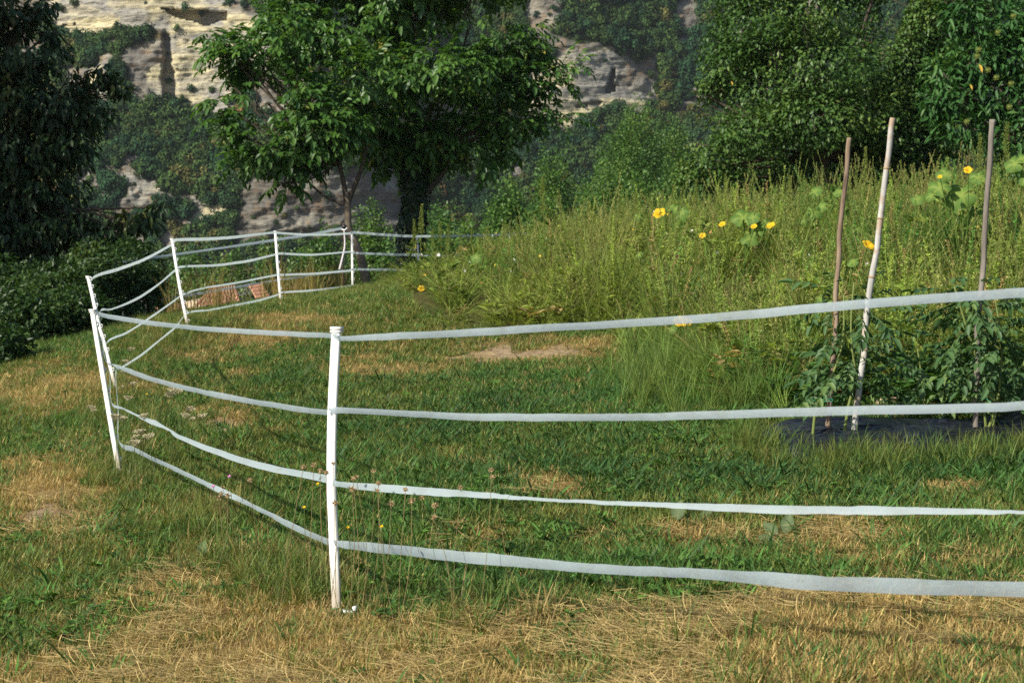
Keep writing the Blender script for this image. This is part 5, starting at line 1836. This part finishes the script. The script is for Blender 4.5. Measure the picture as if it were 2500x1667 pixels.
# golden dry grass beyond the far posts
x = rng.uniform(-6, -2, 1500); y = rng.uniform(21, 31, 1500); z = ground_z(x, y)
px, py, d = project(np.c_[x, y, z])
fx_ = np.interp(y, [p[1] for p in fence_xy[3:]], [p[0] for p in fence_xy[3:]])
keep = (x < fx_ - .3) & (x > fx_ - 1.6 - .0 * y) & (rng.random(1500) < np.where((px > 440) & (px < 700), .045, .13))
x, y, z = pick(keep, x, y, z); n = len(x)
g = mixcol(GOLD, (.16, .17, .05), rng.random(n)) * rng.uniform(.6, 1.0, n)[:, None]
scatter('golden_grass', np.c_[x, y, z], rng.uniform(0, 6.28, n), np.c_[np.full(n, 1.1), np.full(n, 1.1), rng.uniform(.6, 1.5, n)], rng.integers(0, 6, n), g, src_tall, 'tall golden dry grass standing beyond the far posts')

# ------------------------------------------------------------------ yarrow and dried weeds by the fence
m_umbel = plain('yarrow_head', (.50, .45, .29), .8, .1, .25, 60)
m_dst = plain('green_stem', (.11, .13, .04), .8, .1, .3, 20)
m_dry = plain('dried_head', (.42, .31, .17), .9, .1, .35, 60)
m_dstem = plain('dried_stem', (.22, .17, .08), .9, .1, .3, 30)


def umbel_mesh(seed):
    r_ = np.random.default_rng(seed)
    b_ = MB()
    for k in range(46):
        rr = math.sqrt(r_.random()) * .036; a_ = r_.uniform(0, 6.28)
        c_ = np.array([rr * math.cos(a_), rr * math.sin(a_) * .9, .006 * r_.random() - rr * .18])
        u = unit(7, r_); u[:, 2] = np.abs(u[:, 2])
        u[:, 2] *= .6; v, q, tr, m = leaf_block(np.tile(c_, (7, 1)), u, unit(7, r_), .0065, .006, quad=False)
        b_.add(v, q, tr, r_.random())
        b_.tube([(0, 0, -.03), c_], .0005, 3, False)
    me = b_.mesh('flower_head'); me.materials.append(m_umbel)
    return me


UM = [umbel_mesh(s) for s in range(3)]
for k, (hx, hy, dd, s_) in enumerate([(222, 992, 9.0, .8), (228, 1000, 9.05, .6), (313, 968, 8.9, .9), (325, 934, 9.4, .9), (425, 952, 8.4, 1.3), (412, 962, 8.4, .8), (350, 1012, 8.4, 1.0), (452, 1012, 8.0, .8), (494, 1012, 7.9, .9), (465, 996, 8.0, .8),
                                       (470, 1020, 7.9, .6), (340, 1050, 8.3, 1.2), (330, 1064, 8.25, .9), (328, 1077, 8.2, 1.3), (362, 1062, 8.1, 1.0), (285, 1015, 8.8, 1.2), (300, 1018, 8.8, .9), (303, 905, 9.8, .8), (320, 850, 11.0, .9), (305, 880, 10.3, .7)]):
    top = at(hx, hy, dd)
    bs = np.array([top[0] + rng.normal(0, .02), top[1] + rng.normal(0, .02), float(ground_z(top[0], top[1]))])
    root = empty('yarrow_plant', bs, ('cream yarrow head in the group between the second and third tapes, away from the posts' if hx > 400 else 'cream yarrow head in the low group just above the lowest tape' if hy > 1040 else 'cream yarrow head close against the foot of the bend posts' if hy > 960 else 'cream yarrow head in the upper group just behind the second bend post'), 'wildflower', 'yarrow by the fence bend')
    child('flower_head', UM[k % 3], root, look(top, (rng.normal(0, .2), rng.normal(-.1, .2), 1), s_))
    mb = MB(); mb.tube(catmull([bs, (bs + top) / 2 + unit(1)[0] * .015, top - [0, 0, .03]], 6), .0016, 5, False); mb.build('stem', m_dst, root)


def dried_head(seed):
    r_ = np.random.default_rng(seed)
    b_ = MB()
    u = unit(46, r_); u[:, 2] = u[:, 2] * .8 + .3
    v, q, tr, m = leaf_block(u * .004, u, unit(46, r_), r_.uniform(.010, .020, 46), .005, quad=False)
    b_.add(v, q, tr, .5)
    b_.tube([(0, 0, -.012), (0, 0, -.004), (0, 0, .008)], [.003, .0075, .004], 7)
    me = b_.mesh('seed_head'); me.materials.append(m_dry)
    return me


DH = [dried_head(s) for s in range(3)]
dl = [(766, 1136, 5.35), (782, 1150, 5.35), (797, 1154, 5.3), (814, 1132, 5.3), (818, 1228, 5.25), (862, 1168, 5.2), (870, 1165, 5.3), (924, 1180, 5.25), (922, 1198, 5.1), (1200, 1148, 4.9), (1202, 1164, 5.0), (1060, 1262, 5.0), (913, 1150, 5.5), (1005, 1222, 5.1), (990, 1195, 5.2),
      (545, 1190, 6.6), (540, 1205, 6.6), (556, 1210, 6.5), (535, 1215, 6.55), (610, 1172, 6.4), (1062, 1235, 5.2), (1125, 1190, 5.1), (740, 1140, 5.6), (860, 1195, 5.1), (1030, 1215, 5.4), (955, 1230, 5.3)]
for k, (hx, hy, dd) in enumerate(dl):
    top = at(hx, hy, dd)
    bs = np.array([top[0] + rng.normal(0, .06), top[1] + rng.normal(0, .05), 0]); bs[2] = float(ground_z(bs[0], bs[1]))
    near = 500 < hx < 620
    root = empty('dried_weed', bs, 'brown dried seed head resting on the lowest tape in its weedy stretch' if near else 'brown dried seed head on a thin stalk just left of the nearest post' if hx < 825 else 'brown dried seed head on a thin stalk just right of the nearest post' if hx < 960 else 'brown dried seed head on a thin stalk in the grass farther along the lowest tape', 'weed', 'dried seed heads along the fence')
    child('seed_head', DH[k % 3], root, look(top, (rng.normal(0, .3), rng.normal(-.2, .3), 1), rng.uniform(.5, .85)))
    mb = MB(); mb.tube(catmull([bs, (bs + top) / 2 + unit(1)[0] * .03, top - [0, 0, .01]], 8), .0011, 5, False); mb.build('stem', m_dstem, root)

m_yel = plain('yellow_floret', (.72, .48, .02), .7, .1, .2, 60)
m_pink = plain('pink_floret', (.55, .22, .42), .7, .1, .25, 60)


def daisy_mesh(mat):
    r_ = np.random.default_rng(3)
    b_ = MB()
    for ring_, (z_, n_) in enumerate(((.25, 13), (.8, 10))):
        a_ = np.arange(n_) / n_ * 2 * PI
        v, q, tr, m = leaf_block(np.zeros((n_, 3)), np.stack([np.cos(a_), np.sin(a_), z_ + 0 * a_], 1), np.tile([0, 0, 1.0], (n_, 1)), .013, .005)
        b_.add(v, q, tr, .5)
    b_.tube([(0, 0, -.01), (0, 0, 0)], [.002, .004], 6)
    me = b_.mesh('flower_head'); me.materials.append(mat)
    return me


DY, DP = daisy_mesh(m_yel), daisy_mesh(m_pink)
for hx, hy, dd, me, lab in [(849, 1287, 5.2, DY, 'small yellow flower bud just above the lowest tape beside the nearest post'), (932, 1285, 5.1, DY, 'open yellow hawkbit flower above the lowest tape near the nearest post'), (776, 1181, 5.45, DY, 'yellow flower below the third tape beside the nearest post'),
                            (743, 1238, 5.5, DY, 'yellow flower between the two lowest tapes close to the nearest post'), (358, 962, 8.8, DY, 'orange yellow flower among the yarrow at the bend posts'), (560, 1163, 6.7, DP, 'pink knapweed flower above the lowest tape'), (521, 1187, 6.6, DP, 'violet knapweed flower resting on the lowest tape')]:
    top = at(hx, hy, dd)
    bs = np.array([top[0], top[1] + .02, float(ground_z(top[0], top[1]))])
    root = empty('meadow_flower', bs, lab, 'wildflower')
    child('flower_head', me, root, look(top, (rng.normal(-.1, .2), -.5, 1), 0.55 if me is DY else .75))
    mb = MB(); mb.tube(catmull([bs, (bs + top) / 2 + unit(1)[0] * .015, top], 6), .0013, 5, False); mb.build('stem', m_dst, root)

# broad grey green leaves lying in the cut grass
m_broad = leaf_mat('broad_leaf', [(0, (.07, .11, .05)), (.6, (.12, .17, .08)), (1, (.17, .22, .11))], .25, .7, .15)


def broad_leaf():
    n = 14
    t = np.linspace(0, 1, 7)
    wd_ = np.array([.02, .20, .30, .31, .25, .14, .01])
    V_ = []
    for ti, wi in zip(t, wd_):
        V_ += [(ti, -wi, .06 * math.sin(ti * 3)), (ti, 0, -.02), (ti, wi, .06 * math.sin(ti * 3 + .5))]
    f4 = []
    for i in range(6):
        for j in range(2): f4.append((i * 3 + j, i * 3 + j + 3, i * 3 + j + 4, i * 3 + j + 1))
    b_ = MB(); b_.add(V_, f4, t=np.tile([.4, .9, .5], 7))
    me = b_.mesh('leaf', True); me.materials.append(m_broad)
    return me


BL = broad_leaf()
for lab, lv in (('broad grey green leaf beside dry straw below the nearest left tapes', [(490, 1370, .085, 1.4, .9)]), ('pair of broad grey green leaves in straw below the third tape, under its twist', [(1650, 1288, .10, 1.3, 1.0), (1710, 1275, .07, .6, .6)]),
                ('cluster of broad grey green leaves in the straw between the two lowest tapes', [(1915, 1322, .095, 1.2, 1.0), (1900, 1318, .08, 2.4, .5), (1890, 1335, .07, 2.9, .3)]), ('small broad grey green leaf in grass near the foot of the nearest post', [(640, 1405, .06, 1.5, .8)])):
    g0 = on_ground(lv[0][0], lv[0][1])
    root = empty('broad_leaf_weed', g0, lab, 'weed')
    for (lx, ly, s_, az, rise) in lv:
        p = on_ground(lx, ly) + [0, 0, .01]
        X1 = np.array([math.cos(az), math.sin(az) * .5, rise]); X1 /= np.linalg.norm(X1)
        Zh = np.array([-.1, -1.0, .5])
        R_ = orient(p[None], X1[None], Zh[None], rng, np.array([s_]))[0]
        m4 = Matrix.Identity(4)
        for i in range(3):
            for j in range(3): m4[i][j] = R_[i][j]
            m4[i][3] = p[i]
        child('leaf', BL, root, m4)

# ------------------------------------------------------------------ air
hz = MB()
hz.box((0, 140, 24), (840, 480, 124))
b = NT('haze')
pv = b.n('ShaderNodeVolumePrincipled')
pv.inputs['Color'].default_value = (.80, .88, 1.0, 1)
pv.inputs['Density'].default_value = .0001
b.t.links.new(pv.outputs[0], b.out.inputs['Volume'])
o = hz.build('haze', b.m)
tag(o, 'thin blue haze in the valley air', kind='stuff')
